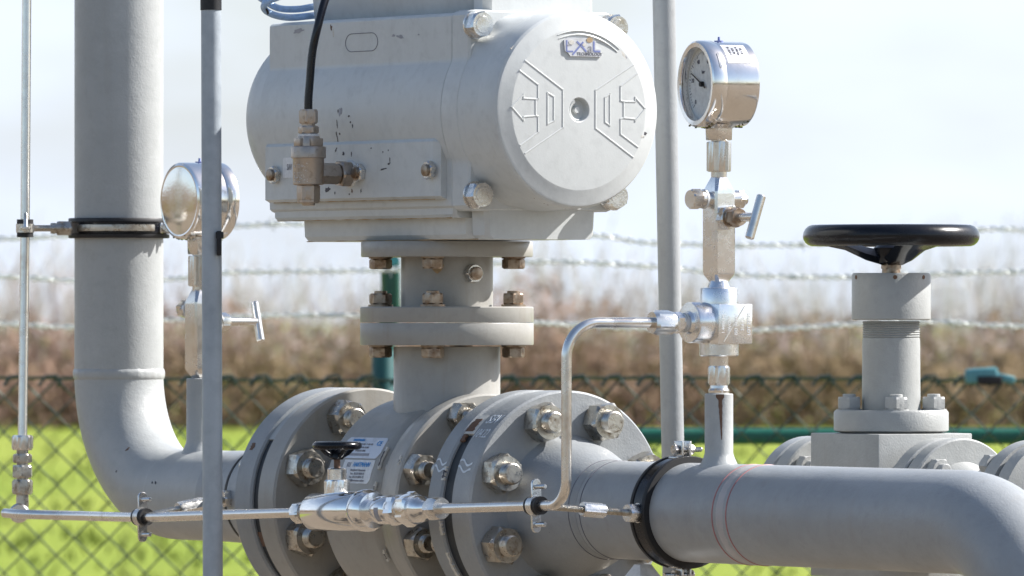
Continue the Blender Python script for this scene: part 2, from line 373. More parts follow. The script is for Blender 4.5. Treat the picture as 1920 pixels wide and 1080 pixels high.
tag(fb.build('far_treeline', M_far, None, flat=True, recalc=False), 'bare tree line far behind the thicket, haze painted into its pale colour', 'tree line', kind='stuff')

# ------------------------------------------------------------------ fence
YF = 16.; PXM = FPX/YF
fence = thing('chain_link_fence', 'dark green chain link fence with green posts and a rail', 'fence', (0, YF, 0))
ZT = Wp(0, 712, YF).z; pit = .0708
mb = MB(); nrow = int(ZT/(pit/2))
x = -3.2; k = 0
while x < 3.2:
    for sgn in (1 if k % 2 else -1,):
        pts = []
        for j in range(nrow+1):
            xx = x+sgn*(pit/4)*(1 if j % 2 else -1)
            pts.append((xx+(0.004*noise.noise(Vector((xx*3, j*.4, 0)))), YF+.003*sgn*(1 if j % 2 else -1), ZT-j*pit/2))
        mb.tube(pts, .0026, 5, False)
    x += pit/2; k += 1
# knuckles along the top edge
x = -3.2
while x < 3.2:
    mb.tube([(x-.018, YF-.003, ZT-.012), (x-.004, YF-.007, ZT+.006), (x+.016, YF-.004, ZT+.008), (x+.026, YF+.004, ZT-.003), (x+.018, YF+.006, ZT-.014)], .0036, 6)
    x += pit/2 if False else pit
mb.build('wire_mesh', M_mesh, fence)
mb = MB()
for dz in (.001,): mb.tube([(x_*.2, YF+.002, ZT+dz+.003*math.sin(x_*.9)) for x_ in range(-16, 17)], .0034, 6)
mb.build('top_wire', M_mesh, fence)
mb = MB(); xl = Wp(718, 0, YF).x; xu = Wp(733, 0, YF).x
mb.lathe(axm((xl, YF+.04, 0), Z), [(0, .023), (Wp(0, 640, YF).z, .023), (Wp(0, 636, YF).z, .021)], 24)
mb.tube([(xl+.003, YF+.04, Wp(0, 660, YF).z), (xl+.006, YF+.03, Wp(0, 630, YF).z), (xu, YF-.03, Wp(0, 575, YF).z), (xu, YF-.09, Wp(0, 488, YF).z)], .0195, 20)
mb.build('post', M_teal, fence)
for xx in (-2.25, 2.35):
    mb = MB(); mb.lathe(axm((xx, YF+.04, 0), Z), [(0, .023), (1.62, .023), (1.63, .018)], 20); mb.tube([(xx, YF+.04, 1.6), (xx, YF-.08, 1.8)], .018, 16); mb.build('post', M_teal, fence)
mb = MB(); zr = Wp(0, 819, YF).z
mb.lathe(axm((xl, YF+.05, zr), (1, 0, 0)), [(0, .0165), (2.6, .0165)], 28); mb.build('rail', M_greenrail, fence)

def barbed(rows, label, seed, brt):
    rr = random.Random(seed); pts = spline([Wp(px, py, YF-.12) for px, py in rows], 40); mb = MB()
    for ph in (0, PI):
        q = []; L = 0
        fine = []
        for i in range(len(pts)-1):
            for k in range(6): fine.append(pts[i].lerp(pts[i+1], k/6))
        for i, p in enumerate(fine):
            if i: L += (p-fine[i-1]).length
            w = L/.044*2*PI+ph+3.2*noise.noise(Vector((L*6, seed, 0)))
            q.append(p+Vector((0, math.cos(w)*  .0036, math.sin(w)*.0036)))
        mb.tube(q, .0025, 6, False)
    tot = len(pts); d = 0; nxt = rr.uniform(0, .1)
    for i in range(1, tot):
        d += (pts[i]-pts[i-1]).length
        if d > nxt:
            nxt = d+rr.uniform(.10, .125); c = pts[i]
            mb.tube([c+Vector((-.006+.003*k, .005*math.cos(k*1.6), .005*math.sin(k*1.6))) for k in range(6)], .0015, 4)
            for s_ in (-1, 1):
                th = rr.uniform(0, PI); w = Vector((rr.uniform(-.3, .3), math.cos(th), math.sin(th))).normalized()*.016
                mb.tube([c-w+Vector((.003*s_, 0, 0)), c+w+Vector((.003*s_, 0, 0))], .0011, 4)
    c = Wp(960, rows[len(rows)//2][1], YF)
    single(mb, 'barbed_wire', M_wire, label, 'barbed wire', c, 'barbed wires strung above the mesh fence')
barbed([(-400, 430), (-50, 447), (140, 441), (440, 424), (560, 420), (840, 432), (1110, 441), (1230, 456), (1520, 458), (1850, 430), (2000, 440), (2400, 450)], 'topmost barbed wire of three, showing faintly beside the black handwheel', 3, 0)
barbed([(-400, 505), (0, 518), (140, 526), (310, 524), (430, 511), (690, 507), (1000, 491), (1230, 500), (1400, 516), (1600, 519), (1900, 510), (2300, 515)], 'middle barbed wire, level with the collar under the black handwheel', 4, 0)
barbed([(-400, 596), (0, 607), (140, 613), (310, 600), (500, 592), (675, 592), (1000, 605), (1230, 617), (1400, 620), (1620, 607), (1760, 604), (1940, 612), (2300, 600)], 'lowest barbed wire, just above the top edge of the mesh fence', 5, 0)
fc = thing('fence_tensioner', 'small pale teal wire tensioner clipped to the fence top edge', 'tensioner', Wp(1850, 706, YF-.02))
c = Wp(1840, 704, YF-.03); MB().box(T(c) @ Matrix.Rotation(R(-4), 4, 'Y'), (.066, .03, .030), .006).box(T(c+Vector((.048, 0, -.006))) @ Matrix.Rotation(R(12), 4, 'Y'), (.04, .022, .016), .005).build('housing', M_teal2, fc)
MB().box(T(c+Vector((.016, -.002, -.010))), (.05, .034, .018), .003).build('jaw', M_rubber, fc)

# ------------------------------------------------------------------ fasteners
def mk(name, m, fn, sharp=32):
    mb = MB(); fn(mb); o = mb.build(name, m, None, sharp); me = o.data; bpy.data.objects.remove(o); return me
I4 = Matrix.Identity(4)
def thread(x0, x1, r, p=.0025, d=.0008):
    o = []; x = x0
    while x < x1: o += [(x, r), (x+p/2, r-d)]; x += p
    return o
me_nut = mk('nut', M_zinc, lambda q: q.hex(I4, .025, .0415, .16))
me_stud = mk('stud', M_zinc, lambda q: q.lathe(I4, [(-.12, .0130)]+thread(.0, .035, .0130)+[(.0362, .0125), (.0375, .0108)], 28))
me_nut2 = mk('nut', M_zinc, lambda q: q.hex(I4, .021, .036, .16))
me_stud2 = mk('stud', M_zinc, lambda q: q.lathe(I4, [(-.05, .0112)]+thread(.0, .029, .0112)+[(.030, .0105), (.031, .0092)], 28))
me_cap = mk('bolt_head', M_zinc2, lambda q: (q.hex(I4, .016, .029, .2), q.lathe(I4, [(.0155, .0105), (.0166, .0098)], 24), q.lathe(I4, [(-.0028, .0165), (0, .0165)], 30)))
me_m16 = mk('bolt_head', M_rusty, lambda q: (q.hex(I4, .0125, .024, .14), q.lathe(I4, [(-.003, .0145), (0, .0145)], 28)))
me_m16n = mk('nut', M_rusty, lambda q: (q.hex(I4, .0135, .024, .14), q.lathe(I4, [(.0, .008), (.016, .0078), (.0165, .007)], 20), q.lathe(I4, [(-.003, .0150), (0, .0150)], 28)))
me_plug = mk('port_plug', M_zinc2, lambda q: (q.hex(I4, .0085, .0195, .2),))
me_core = mk('plug_core', M_rusty, lambda q: q.lathe(I4, [(0, .0072), (.0112, .0072), (.0118, .0062)], 24))
def studs(parent, sface, rb, n, me_s, me_n, off=22.5, skip=()):
    for k in range(n):
        if k in skip: continue
        a_ = R(off+360/n*k); o = P(sface, rb*math.cos(a_), ZA+rb*math.sin(a_))
        M = axm(o, U) @ Matrix.Rotation(rnd.uniform(0, 1.), 4, 'X')
        st = place(me_s, 'stud', M, parent); place(me_n, 'nut', M @ T((.0005, 0, 0)), st)

# ------------------------------------------------------------------ left gas pipe
DA = .05715
s_v = sd(223); gp = thing('gas_pipe', 'pale grey pipe coming down at the far left and bending right into the valve flange', 'pipe', P(s_v, 0, ZA-.06), ROTZ, 'grey gas pipes')
sA0, sA1, sB0, sB1 = sd(618), sd(650), sd(662), sd(694)
pts = fillet([P(s_v, 0, 1.4), P(s_v, 0, ZA), P(sA0, 0, ZA)], .152, 28)
pp = []
for i in range(len(pts)-1):
    n = max(1, int((pts[i+1]-pts[i]).length/.03))
    for k in range(n): pp.append(pts[i].lerp(pts[i+1], k/n))
pp.append(pts[-1])
MB().tube(pp, DA, 72).build('pipe_wall', M_pipe, gp)
def bead(parent, M, r, w=.0055, h=.0022, m=M_pipe):
    rings = []
    for j in range(96):
        t_ = 2*PI*j/96; nn = noise.noise(Vector((math.cos(t_)*9, math.sin(t_)*9, r*50))); rr_ = h*(1+.35*nn)
        rings.append([M @ Vector((w*math.cos(q)+.0012*nn, (r-.0008+rr_*math.sin(q))*math.cos(t_), (r-.0008+rr_*math.sin(q))*math.sin(t_))) for q in [2*PI*i/10 for i in range(10)]])
    rings.append(rings[0]); MB().loft(rings, False, False).build('weld_bead', m, parent)
bead(gp, axm(P(s_v, 0, ZA+.152), Z), DA, .0075, .0026)
MB().lathe(axm(P(0, 0, ZA), U), [(.05, DA+.0002), (.10, DA+.001), (.19, .074), (sA0, .082)], 64).build('hub', M_pipe2, gp)
def flange(parent, s0, s1, r, m, name='flange', b_=.0025):
    return MB().lathe(axm(P(0, 0, ZA), U), [(s0, r-b_), (s0+b_, r), (s1-b_, r), (s1, r-b_)], 128).build(name, m, parent)
RF = .1385
bead(gp, axm(P(-.075, 0, ZA), U), DA, .005, .0010)
flange(gp, sA0, sA1, RF, M_flange)
sb = sd(374)
def stub(parent, s, ztop, m, r=.0165):
    mb = MB(); rings = []
    for zq, rr_ in ((DA-.012, r+.012), (DA-.003, r+.0095), (DA+.002, r+.005), (DA+.007, r+.0015), (DA+.012, r), (ztop-ZA-.001, r), (ztop-ZA, r-.001)):
        ring = []
        for j in range(40):
            t_ = 2*PI*j/40; x, y = rr_*math.cos(t_), rr_*math.sin(t_)
            zl = ZA+(zq if zq > DA+.006 else zq-DA+math.sqrt(max(DA*DA-y*y, 0)))
            ring.append(P(s+x, y, zl))
        rings.append(ring)
    mb.loft(rings); return mb.build('branch_stub', m, parent)
stub(gp, sb, zz(709, sb), M_pipe)
CHIPS = ((227, 842, 7, 13, 30), (218, 884, 3, 7, 25), (285, 905, 3, 5, 0), (291, 905, 2, 5, 0), (262, 640, 4, 3, 0))
MB().lathe(axm(P(0, 0, ZA), U), [(sA1-.002, .128), (sA1, .1335), (sB0, .1335), (sB0+.002, .128)], 128).build('gasket', M_gap, gp)

# painted-over upper part of the flange gaps, plus chips
def arc_band(parent, s0, s1, r, a0, a1, m, name, jag=0., n=40, th=.0012):
    rows = []
    for i in range(n+1):
        a_ = R(a0+(a1-a0)*i/n); e0 = s0+(jag*noise.noise(Vector((i*.6, r*99, s0*31))) if jag else 0); e1 = s1+(jag*noise.noise(Vector((i*.7, 7, s1*17))) if jag else 0)
        rows.append([P(x_, -(r+q)*math.cos(a_), ZA+(r+q)*math.sin(a_)) for x_, q in ((e0, -.002), (e0, th), (e1, th), (e1, -.002))])
    return MB().loft(rows).build(name, m, parent)
arc_band(gp, sA1, sB0, .1345, 34, 150, M_pipe, 'paint_skin', .0, 50)
arc_band(gp, sA0+.012, sA0+.02, RF+.0001, 27, 31, M_rust, 'rust_spot', .006, 8, .0003)
arc_band(gp, sA1+.001, sB0-.001, .1335, -24, -16, M_rust, 'rust_spot', .003, 8, .0006)

# ------------------------------------------------------------------ ball valve
st = .5394
bv = thing('ball_valve', 'big warm grey ball valve with bolted flanges under the actuator', 'valve', P(st, 0, ZA-.135), ROTZ)
sC0, sC1, sD0, sD1 = sd(984), sd(1010), sd(1029), sd(1065)
sE = sd(918)
flange(bv, sB0, sB1, RF, M_valve)
AX = axm(P(0, 0, ZA), U)
MB().lathe(AX, [(sB1-.002, .078), (sB1+.02, .075), (.44, .080), (.459, .1225), (.4595, .124), (.463, .1275), (.566, .1275), (.573, .1265), (.579, .1215), (.585, .1235), (.592, .1290), (.606, .1305)], 144).build('body', M_valve, bv)
MB().lathe(AX, [(.603, .128), (.606, .1315), (.609, .1335), (sE-.0025, .1335), (sE, .131)], 128).build('end_cover', M_valve, bv)
MB().lathe(AX, [(sE-.002, .090), (sE+.01, .086), (sC0+.002, .080)], 64).build('end_neck', M_valve, bv)
flange(bv, sC0, sC1, RF, M_flange)
studs(bv, sB1, .110, 8, me_stud, me_nut); studs(bv, sE, .1135, 8, me_stud2, me_nut2, 22.5)
# stem neck and top flange
zt = lambda py: zz(py, st)
S0 = axm(P(st, 0, 0), Z)
MB().lathe(S0, [(ZA+.09, .0645), (zt(742), .0645), (zt(741), .0642), (zt(650), .0642)], 96).build('stem_neck', M_valve, bv)
MB().lathe(S0, [(zt(647), .1035), (zt(645), .1045), (zt(607), .1045), (zt(605.7), .1040)], 128).build('top_flange', M_valve, bv)
# plates and sticker
ya = lambda py: math.asin(min(1, ((600-py)/1560-ZA)/.1275))
aP, aS = ya(839), ya(883); sP = sd(719, -.1277*math.cos(aP))-.044; sS = sd(697, -.1277*math.cos(aS))-.0335
patch(cyl(sP, aP, .1275), .088, .0290, .0007, (.004, .007, .003, .004)).build('rating_plate', M_plate, bv)
text('HARTMANN', .0044, cyl(sP-.018, aP+.080, .1283), M_bluep, 'plate_print', bv)
text('CE', .0090, cyl(sP+.031, aP+.045, .1283), M_bluep, 'plate_print', bv)
for k, (tx, y) in enumerate((('DN 100   PN 100   T -20 +60', .035), ('Nr 4478   S-Nr 22.061', .000), ('BAUJAHR 2005', -.035))): text(tx, .0034, cyl(sP-.003, aP+y, .1283), M_inkl, 'plate_print', bv)
arc_band(bv, sP-.032, sP+.020, .1283, math.degrees(aP-.088), math.degrees(aP-.062), M_inkl, 'plate_band', 0, 6, .0002)
patch(cyl(sS, aS, .1275), .067, .0295, .0006, (.0, .005, .0, .0)).build('maker_sticker', M_white, bv)
text('HARTMANN', .0082, cyl(sS+.0065, aS+.066, .1282), M_bluep, 'sticker_print', bv, shear=.35, sx=.80)
for xx in (-.0245, -.0215, -.0185): arc_band(bv, sS+xx, sS+xx+.0012, .1282, math.degrees(aS+.042), math.degrees(aS+.088), M_ink, 'sticker_print', 0, 4, .0002)
for k, (tx, y) in enumerate((('Burgdorf / Hannover', .012), ('Fon  05139 8076-0', -.023), ('Fax  05139 8076-33', -.056), ('info@hartmann-valves', -.088))): text(tx, .0040, cyl(sS+.003, aS+y, .1282), M_inkl, 'sticker_print', bv)
for (s_, a0, a1, w) in ((.572, 20, 33, .0045), (.574, 6, 13, .0035), (.612, -2, 5, .004), (.578, -31, -24, .004), (.622, 22, 27, .003)):
    arc_band(bv, s_, s_+w, .1285 if s_ < .6 else .1337, a0, a1, M_primer, 'paint_chip', .003, 10, .0005)
    arc_band(bv, s_+.001, s_+w-.001, .1288 if s_ < .6 else .1339, a0+1.5, a1-2.5, M_dark, 'paint_chip', .002, 8, .0005)

# ------------------------------------------------------------------ mounting bracket between valve and actuator
br = thing('mounting_bracket', 'grey bolted spool between the ball valve and the actuator', 'bracket', P(st, 0, zt(605)), ROTZ)
MB().lathe(S0, [(zt(605)+.0003, .1040), (zt(603.5), .1045), (zt(577), .1045), (zt(575), .1030)], 128).build('lower_plate', M_valve, br)
MB().lathe(S0, [(zt(577), .0555), (zt(480), .0555)], 96).build('spool', M_valve, br)
MB().lathe(S0, [(zt(482), .1025), (zt(480), .1035), (zt(455), .1035), (zt(453), .1025)], 128).build('upper_plate', M_valve, br)
for k in range(4):
    a_ = R(45+90*k); q = lambda z_: P(st+.0817*math.cos(a_), .0817*math.sin(a_), z_)
    place(me_m16, 'bolt_head', axm(q(zt(485)), -Z) @ Matrix.Rotation(rnd.uniform(0, 1), 4, 'X'), br)
    place(me_m16n, 'bolt_head', axm(q(zt(571)), Z) @ Matrix.Rotation(rnd.uniform(0, 1), 4, 'X'), br)
    place(me_m16, 'bolt_head', axm(q(zt(651)), -Z) @ Matrix.Rotation(rnd.uniform(0, 1), 4, 'X'), br)
# locking bolt on the spool
th = math.asin((883-836)/1557/.0555); dr = Vector((math.sin(th), -math.cos(th), 0))
o = P(st)+dr*.055; o.z = ZC+zt(513)
place(me_plug, 'lock_bolt', axm(o, dr) @ Matrix.Scale(1.08, 4), br); place(me_core, 'bolt_end', axm(o, dr) @ Matrix.Scale(1.1, 4), br)
# rust drip below the front bolt
rows = []
for i in range(9):
    q = i/8; w = .0075*(1-q*q)+.0006; zq = ZC+zt(497)-.0105*q
    rows.append([P(st)+Vector((math.sin(an)*.0560, -math.cos(an)*.0560, zq-ZC)) for an in [-.20+w*x/.0555 for x in (-1, -.33, .33, 1)]])
MB().loft(rows, False, False, closed=False).build('rust_drip', M_rustl, br)

# ------------------------------------------------------------------ actuator
ZK = .2469
ac = thing('pneumatic_actuator', 'large pale grey pneumatic actuator with round embossed end cap', 'actuator', P(st, 0, ZK-.152), ROTZ)
KA = axm(P(st, 0, ZK), U)                   # local X along axis, Y = +v?, Z up
def A_(x, d, z): return P(st+x, d, ZK+z)
def outline(hw, hz, r, lim, n=160, pan=True):
    o = []
    for j in range(n):
        t_ = 2*PI*j/n; c_, s_ = math.cos(t_), math.sin(t_)
        q = min(hw/max(abs(c_), 1e-6), hz/max(abs(s_), 1e-6)); q = min(q, lim); o.append((max(r, q), c_, s_))
    return o
def sect(x, ol, k=1., dr_=0.): return [A_(x, (r*k-dr_)*c_, (r*k-dr_)*s_) for r, c_, s_ in ol]
# body with side panel: outline in (d,z) drawn as radial function of several rectangles
def body_outline(n=240):
    o = []
    for j in range(n):
        t_ = 2*PI*j/n; c_, s_ = math.cos(t_), math.sin(t_); ac_, as_ = max(abs(c_), 1e-6), max(abs(s_), 1e-6)
        r = .1165
        r = max(r, min(.101/ac_, .116/as_, .1505))
        o.append((r, c_, s_))
    return o
bo = body_outline()
XB0, XB1 = -.243, .1658
mb = MB(); mb.loft([sect(XB0, bo, 1, .0012), sect(XB0+.0012, bo), sect(XB1-.0015, bo), sect(XB1, bo, 1, .0015)])
mb.build('body', M_act, ac, 28)
# raised side panel with the port bolts
pc = [(-.1085, -.0285), (-.1150, -.036), (-.1150, -.1005), (-.1085, -.104), (-.08, -.104), (-.08, -.0285)]
def psec(x, ins): 
    return [A_(x, d+(ins if d < -.1 else 0), z) for d, z in pc]
MB().loft([psec(-.2335, .006), psec(-.2295, 0), psec(.146, 0), psec(.1545, .006)]).build('side_panel', M_act, ac, 28)
# far cap
MB().lathe(KA, [(-.292, .085), (-.289, .100), (-.283, .1095), (-.270, .1150), (-.255, .1160), (-.242, .1162)], 128, True, False).build('end_cap', M_act, ac)
# seam gasket
MB().loft([sect(XB1-.002, bo, 1, .006), sect(XB1+.005, bo, 1, .006)]).build('seam', M_dark, ac)
# near cap: square flange, webs, round dome with bevelled face
ol = outline(.1035, .1185, .1195, .1530)
capm = MB()
x0 = .1695
capm.loft([sect(x0, ol, 1, .0015), sect(x0+.0015, ol), sect(.2035, ol), sect(.2065, ol, 1, .003)])
web = []
for k_ in range(9):
    q = k_/8; x = .202+.040*q; blend = (1-q)**2.2
    rg = []
    for r, c_, s_ in ol:
        corner = max(0, min(1, (r-.1195)/.03)); base = .1188-.0022*q
        rad = base+blend*max(0, min(r-.004, base+.016)-base)*(1-corner*.95)
        rg.append(A_(x, rad*c_, rad*s_))
    web.append(rg)
capm.loft(web)
face = .2844
capm.lathe(KA, [(.235, .1165), (.262, .1166), (.2745, .1160), (.2780, .1152), (.2808, .1130), (.2816, .1105), (face-.0008, .0968), (face-.0001, .0950), (face, .0940), (face, .0148), (face-.0005, .0140), (face-.0085, .0128), (face-.0095, .012)], 160)
cap = capm.build('front_cap', M_act, ac, 24)
# embossed arrows and frames on the face
def fp(px, py): return ((920+px/3.375-1086)/(.8333*1596), (206-(80+py/3.375))/1596)
def ridge(mb, pts, w=.0009, h=.00055):
    q = [fp(*p) for p in pts]
    for (d0, z0), (d1, z1) in zip(q[:-1], q[1:]):
        L = math.hypot(d1-d0, z1-z0); ex, ez = (d1-d0)/L, (z1-z0)/L; nx, nz_ = -ez, ex
        d0 -= ex*w*.9; z0 -= ez*w*.9; d1 += ex*w*.9; z1 += ez*w*.9
        rows = []
        for dd, zq in ((d0, z0), (d1, z1)): rows.append([A_(face+hh, dd+nx*ww, zq+nz_*ww) for ww, hh in ((-w*1.7, -.0004), (-w*.6, h), (w*.6, h), (w*1.7, -.0004))])
        mb.loft(rows)
mb = MB()
for pl in ([(220, 122), (457, 300), (457, 540), (220, 705)], [(185, 185), (300, 272), (300, 360), (285, 368), (285, 466), (300, 472), (300, 572), (190, 655)],
           [(285, 362), (208, 360), (208, 335), (135, 415), (208, 498), (208, 476), (285, 468)], [(360, 320), (360, 520), (400, 498), (400, 345), (360, 320)],
           [(905, 135), (665, 300), (665, 540), (905, 720)], [(930, 190), (825, 272), (825, 362), (845, 370), (845, 470), (825, 480), (825, 575), (935, 655)],
           [(840, 368), (918, 368), (918, 340), (982, 410), (918, 492), (918, 478), (850, 472)], [(757, 320), (725, 345), (725, 500), (757, 522), (757, 320)]):
    mb = MB(); ridge(mb, pl); mb.build('embossed_line', M_act, cap)
# chipped arc above the badge
mb = MB(); q = []
for (r_, hh) in ((.0930, .0018), (.0885, .0012)):
    mb.tube([A_(face+.0002, r_*math.sin(w), r_*math.cos(w)-.002*abs(w)) for w in [R(-26+57*i/24)+.12 for i in range(25)]], [.0004+.0011*math.sin(PI*i/24) for i in range(25)], 8)
mb.build('worn_rib', M_act, cap)
MB().lathe(axm(A_(face-.012, 0, 0), U), [(0, .0045), (.0065, .0045), (.008, .0035)], 24).tube([A_(face-.004, .012*math.cos(w), .012*math.sin(w)) for w in [R(120+7*i) for i in range(24)]], [.0035*(1-i/26)+.0005 for i in range(24)], 8).build('centre_screw', M_act, cap)
def FM(px, py, off=0.): 
    d = (px-1086)/(.8333*1596); z = (206-py)/1596; o = A_(face+off, d, z)
    m_ = Matrix((V, Z, U)).transposed().to_4x4(); m_.translation = o; return m_
# badge
Bm = FM(1091, 90, .0002); bx = lambda px, py: ((px-1091)/(.8333*1596), (90-py)/1596)
bp = [bx(*p) for p in ((1056, 76), (1063, 71), (1108, 71), (1109, 76), (1116, 76), (1116, 91), (1126, 92), (1126, 106), (1068, 106), (1064, 100), (1058, 97))]
mb = MB(); mb.loft([[Bm @ Vector((x, y, h_)) for x, y in bp] for h_ in (-.0005, .0016)]); badge = mb.build('badge', M_plate, cap)
def stroke(pts, w, m, h_=.0019):
    mb = MB(); q = [Vector(bx(*p)) for p in pts]
    for a_, b_ in zip(q[:-1], q[1:]):
        e_ = (b_-a_).normalized(); n_ = Vector((-e_.y, e_.x))*w
        mb.loft([[Bm @ Vector((p.x, p.y, hh)) for p in (a_-n_, a_+n_, b_+n_, b_-n_)] for hh in (.001, h_)])
    mb.build('badge_letter', m, badge, flat=True)
stroke([(1072, 103), (1082, 91), (1092, 79)], .0011, M_navy); stroke([(1080, 78), (1090, 88), (1098, 97)], .0011, M_navy)
stroke([(1112, 77), (1112, 96), (1124, 96)], .0011, M_navy)
stroke([(1061, 76), (1061, 97), (1073, 97)], .0009, M_navy); stroke([(1061, 86), (1070, 85)], .0008, M_inkl)
text('a', .0155, planar(Bm @ T((*bx(1105, 90), .0018))), M_inkl, 'badge_letter', badge)
text('TECHNOLOGY', .0052, planar(Bm @ T((*bx(1104, 101.5), .0016))), M_ink, 'badge_letter', badge, sx=1.02)
for bpx, bpy_, sz in ((1094, 84, .0028), (1104, 75, .0045), (1070, 80, .004)):
    mb = MB(); n = 14; mb.loft([[Bm @ Vector((bx(bpx, bpy_)[0]+sz*math.cos(2*PI*i/n)*(1+.35*noise.noise(Vector((i, bpx, 0)))), bx(bpx, bpy_)[1]+sz*.7*math.sin(2*PI*i/n), hh)) for i in range(n)] for hh in (.001, .00205)])
    mb.build('worn_patch', M_rustl if bpx > 1100 else M_primer, badge, flat=True)
for d in (-.096, .096):
    for z_ in (-.1, .1):
        place(me_cap, 'cap_bolt', axm(A_(.2095, d, z_), U) @ Matrix.Rotation(rnd.uniform(0, 1), 4, 'X'), ac)
# pedestal under the body and cap
def blk(name, x0, x1, d, z0, z1, bev=.004, taper=0.):
    mb = MB(); rows = []
    for x, b_ in ((x0, bev), (x0+bev, 0), (x1-bev, 0), (x1, bev)):
        dd = d-b_; rows.append([A_(x, *q) for q in ((-dd, z1-b_*0), (dd, z1), (dd-taper, z0+bev), (dd-taper-bev, z0), (-dd+taper+bev, z0), (-dd+taper, z0+bev))])
    mb.loft(rows); return mb.build(name, M_act, ac)
blk('lower_rail', -.240, .1655, .097, -.126, -.112)
blk('pedestal', -.205, .1655, .079, -.1515, -.11, .006, .002)
blk('cap_pedestal', .1695, .2045, .079, -.1515, -.11, .005, .002)
blk('top_rail', -.195, .1655, .075, .11, .175, .006, .006)
blk('cap_top_lug', .170, .2045, .078, .11, .175, .008, .0)
# stadium shaped recess on the upper side
mb = MB(); pts = []
for cx, a0 in ((.018, -90), (-.018, 90)):
    for i in range(13): w = R(a0+180*i/12); pts.append((cx+.0108*math.cos(w), .0108*math.sin(w)))
Rm = lambda x, y: A_(-.0325+x*1.25, -.10115, .0865+y)
mb.tube([Rm(*p) for p in pts+[pts[0]]], .00045, 6, False); mb.build('recess_outline', M_ink, ac)
# port plugs on the panel
for px, py in ((511, 328), (670, 324), (802, 319)):
    s_ = sd(px, -.121); o = P(s_, -.115, zz(py, s_, -.121))
    q = place(me_plug, 'port_plug', axm(o, -V) @ Matrix.Rotation(.3, 4, 'X'), ac); place(me_core, 'plug_core', axm(o, -V), q)
# brown dirt gathered along the ledges
for d_, z_, x0_, x1_, rr0 in ((-.1145, -.1042, -.21, .15, .0007), (-.0972, -.1262, -.23, .16, .0006), (-.080, -.1515, -.19, .19, .0005)):
    n = 90; MB().tube([A_(x0_+(x1_-x0_)*i/n, d_+.0004*noise.noise(Vector((i*.4, d_*90, 0))), z_) for i in range(n+1)], [.00015+rr0*max(0, .55+noise.noise(Vector((i*.23, d_*70, 3)))) for i in range(n+1)], 6).build('ledge_dirt', M_rustl, ac)
# label SAV
def side(px, py, d, off=.0004):
    s_ = sd(px, d); m_ = Matrix((U, Z, -V)).transposed().to_4x4(); m_.translation = P(s_, d-off, zz(py, s_, d)); return m_
MB().box(side(556, 314, -.115) , (.060, .0245, .0006)).build('name_label', M_white, ac)
text('SAV', .0105, planar(side(539, 314, -.115, .0007)), M_ink, 'label_print', ac, sx=.62, align='LEFT')
text('12.01', .0105, planar(side(562, 313.5, -.115, .0007)), M_ink, 'label_print', ac, sx=.62, align='LEFT')
# scuffs, pits and stains
def blob(px, py, w, h, m, d=-.115, name='scuff_mark', parent=ac, rot=0., thick=.0003, seed=0, M=None):
    M = M or side(px, py, d, 0.); n = 16; k = 1/1560
    if True:
        mb = MB(); ring = []
        for hh in (-.0008, thick):
            rg = []
            for i in range(n):
                t_ = 2*PI*i/n; rr_ = 1+.9*noise.noise(Vector((math.cos(t_)*2.6+seed*3.7+px, math.sin(t_)*2.6+py, 0)))
                rr_ *= .82; x, y = w*k/2*rr_*math.cos(t_), h*k/2*rr_*math.sin(t_); c_, s_ = math.cos(R(rot)), math.sin(R(rot))
                rg.append(M @ Vector((x*c_-y*s_, x*s_+y*c_, hh)))
            ring.append(rg)
        mb.loft(ring); return mb.build(name, m, parent, flat=True)
for (px, py, w, h, r_, m_) in ((644, 288, 8, 9, 20, M_dark), (659, 289, 4, 8, 0, M_dark), (660, 358, 5, 9, 0, M_rust), (677, 358, 4, 8, 0, M_dark),
        (719, 317, 34, 3, 8, M_dark), (729, 307, 12, 4, 20, M_dark), (731, 300, 3, 10, 0, M_dark), (718, 285, 3, 4, 0, M_dark), (728, 282, 3, 4, 0, M_dark),
        (696, 278, 5, 3, 0, M_dark), (630, 281, 12, 4, 50, M_dark), (614, 356, 24, 9, 10, M_dark), (632, 365, 22, 16, 40, M_inkl), (657, 300, 30, 22, 0, M_inkl), (628, 362, 5, 5, 0, M_dark), (655, 364, 4, 4, 0, M_dark)):
    if m_ is M_inkl: continue
    blob(px, py, w, h, m_, rot=r_)
for (px, py, w, h, r_) in ((632, 232, 3, 16, 0), (632, 256, 4, 22, 5), (637, 251, 4, 5, 0), (638, 209, 12, 18, 0), (654, 218, 8, 4, 20), (657, 229, 4, 4, 0), (661, 236, 4, 7, 0), (634, 208, 4, 8, 0)):
    zq = zz(py, .47, -.11)-ZK; dd = -math.sqrt(.1165**2-zq*zq); M2 = side(px, py, dd, 0.)
    M2 = M2 @ Matrix.Rotation(-math.asin(zq/.1165), 4, 'X')
    blob(px, py, w, h, M_dark if w < 9 else M_inkl, M=M2)
for (px, py, w, h, r_) in ((750, 69, 30, 8, -6), (738, 67, 12, 6, 0), (560, 30+28, 40, 10, 5), (785, 65, 8, 3, 0)):
    blob(px, py, w, h, M_inkl, d=-.101, rot=r_)
blob(621, 52, 6, 12, M_rust, d=-.101, rot=10); blob(625, 62, 5, 22, M_primer, d=-.101, rot=8, thick=.0002)
for (px, py, w, h, r_, m_) in ((1211, 248, 6, 15, 75, M_dark), (1206, 254, 11, 5, 0, M_primer), (1170, 101, 5, 22, 35, M_primer), (968, 93, 14, 10, 0, M_primer), (1175, 105, 3, 10, 30, M_inkl)):
    m2 = FM(px, py, -.001); zq = (206-py)/1596; dq = (px-1086)/(.8333*1596); rr_ = math.hypot(zq, dq)
    if rr_ > .094: m2 = FM(px, py, -(rr_-.094)*.33-.0006)
    blob(px, py, w, h, m_, M=m2, rot=r_, thick=.0010, parent=cap)
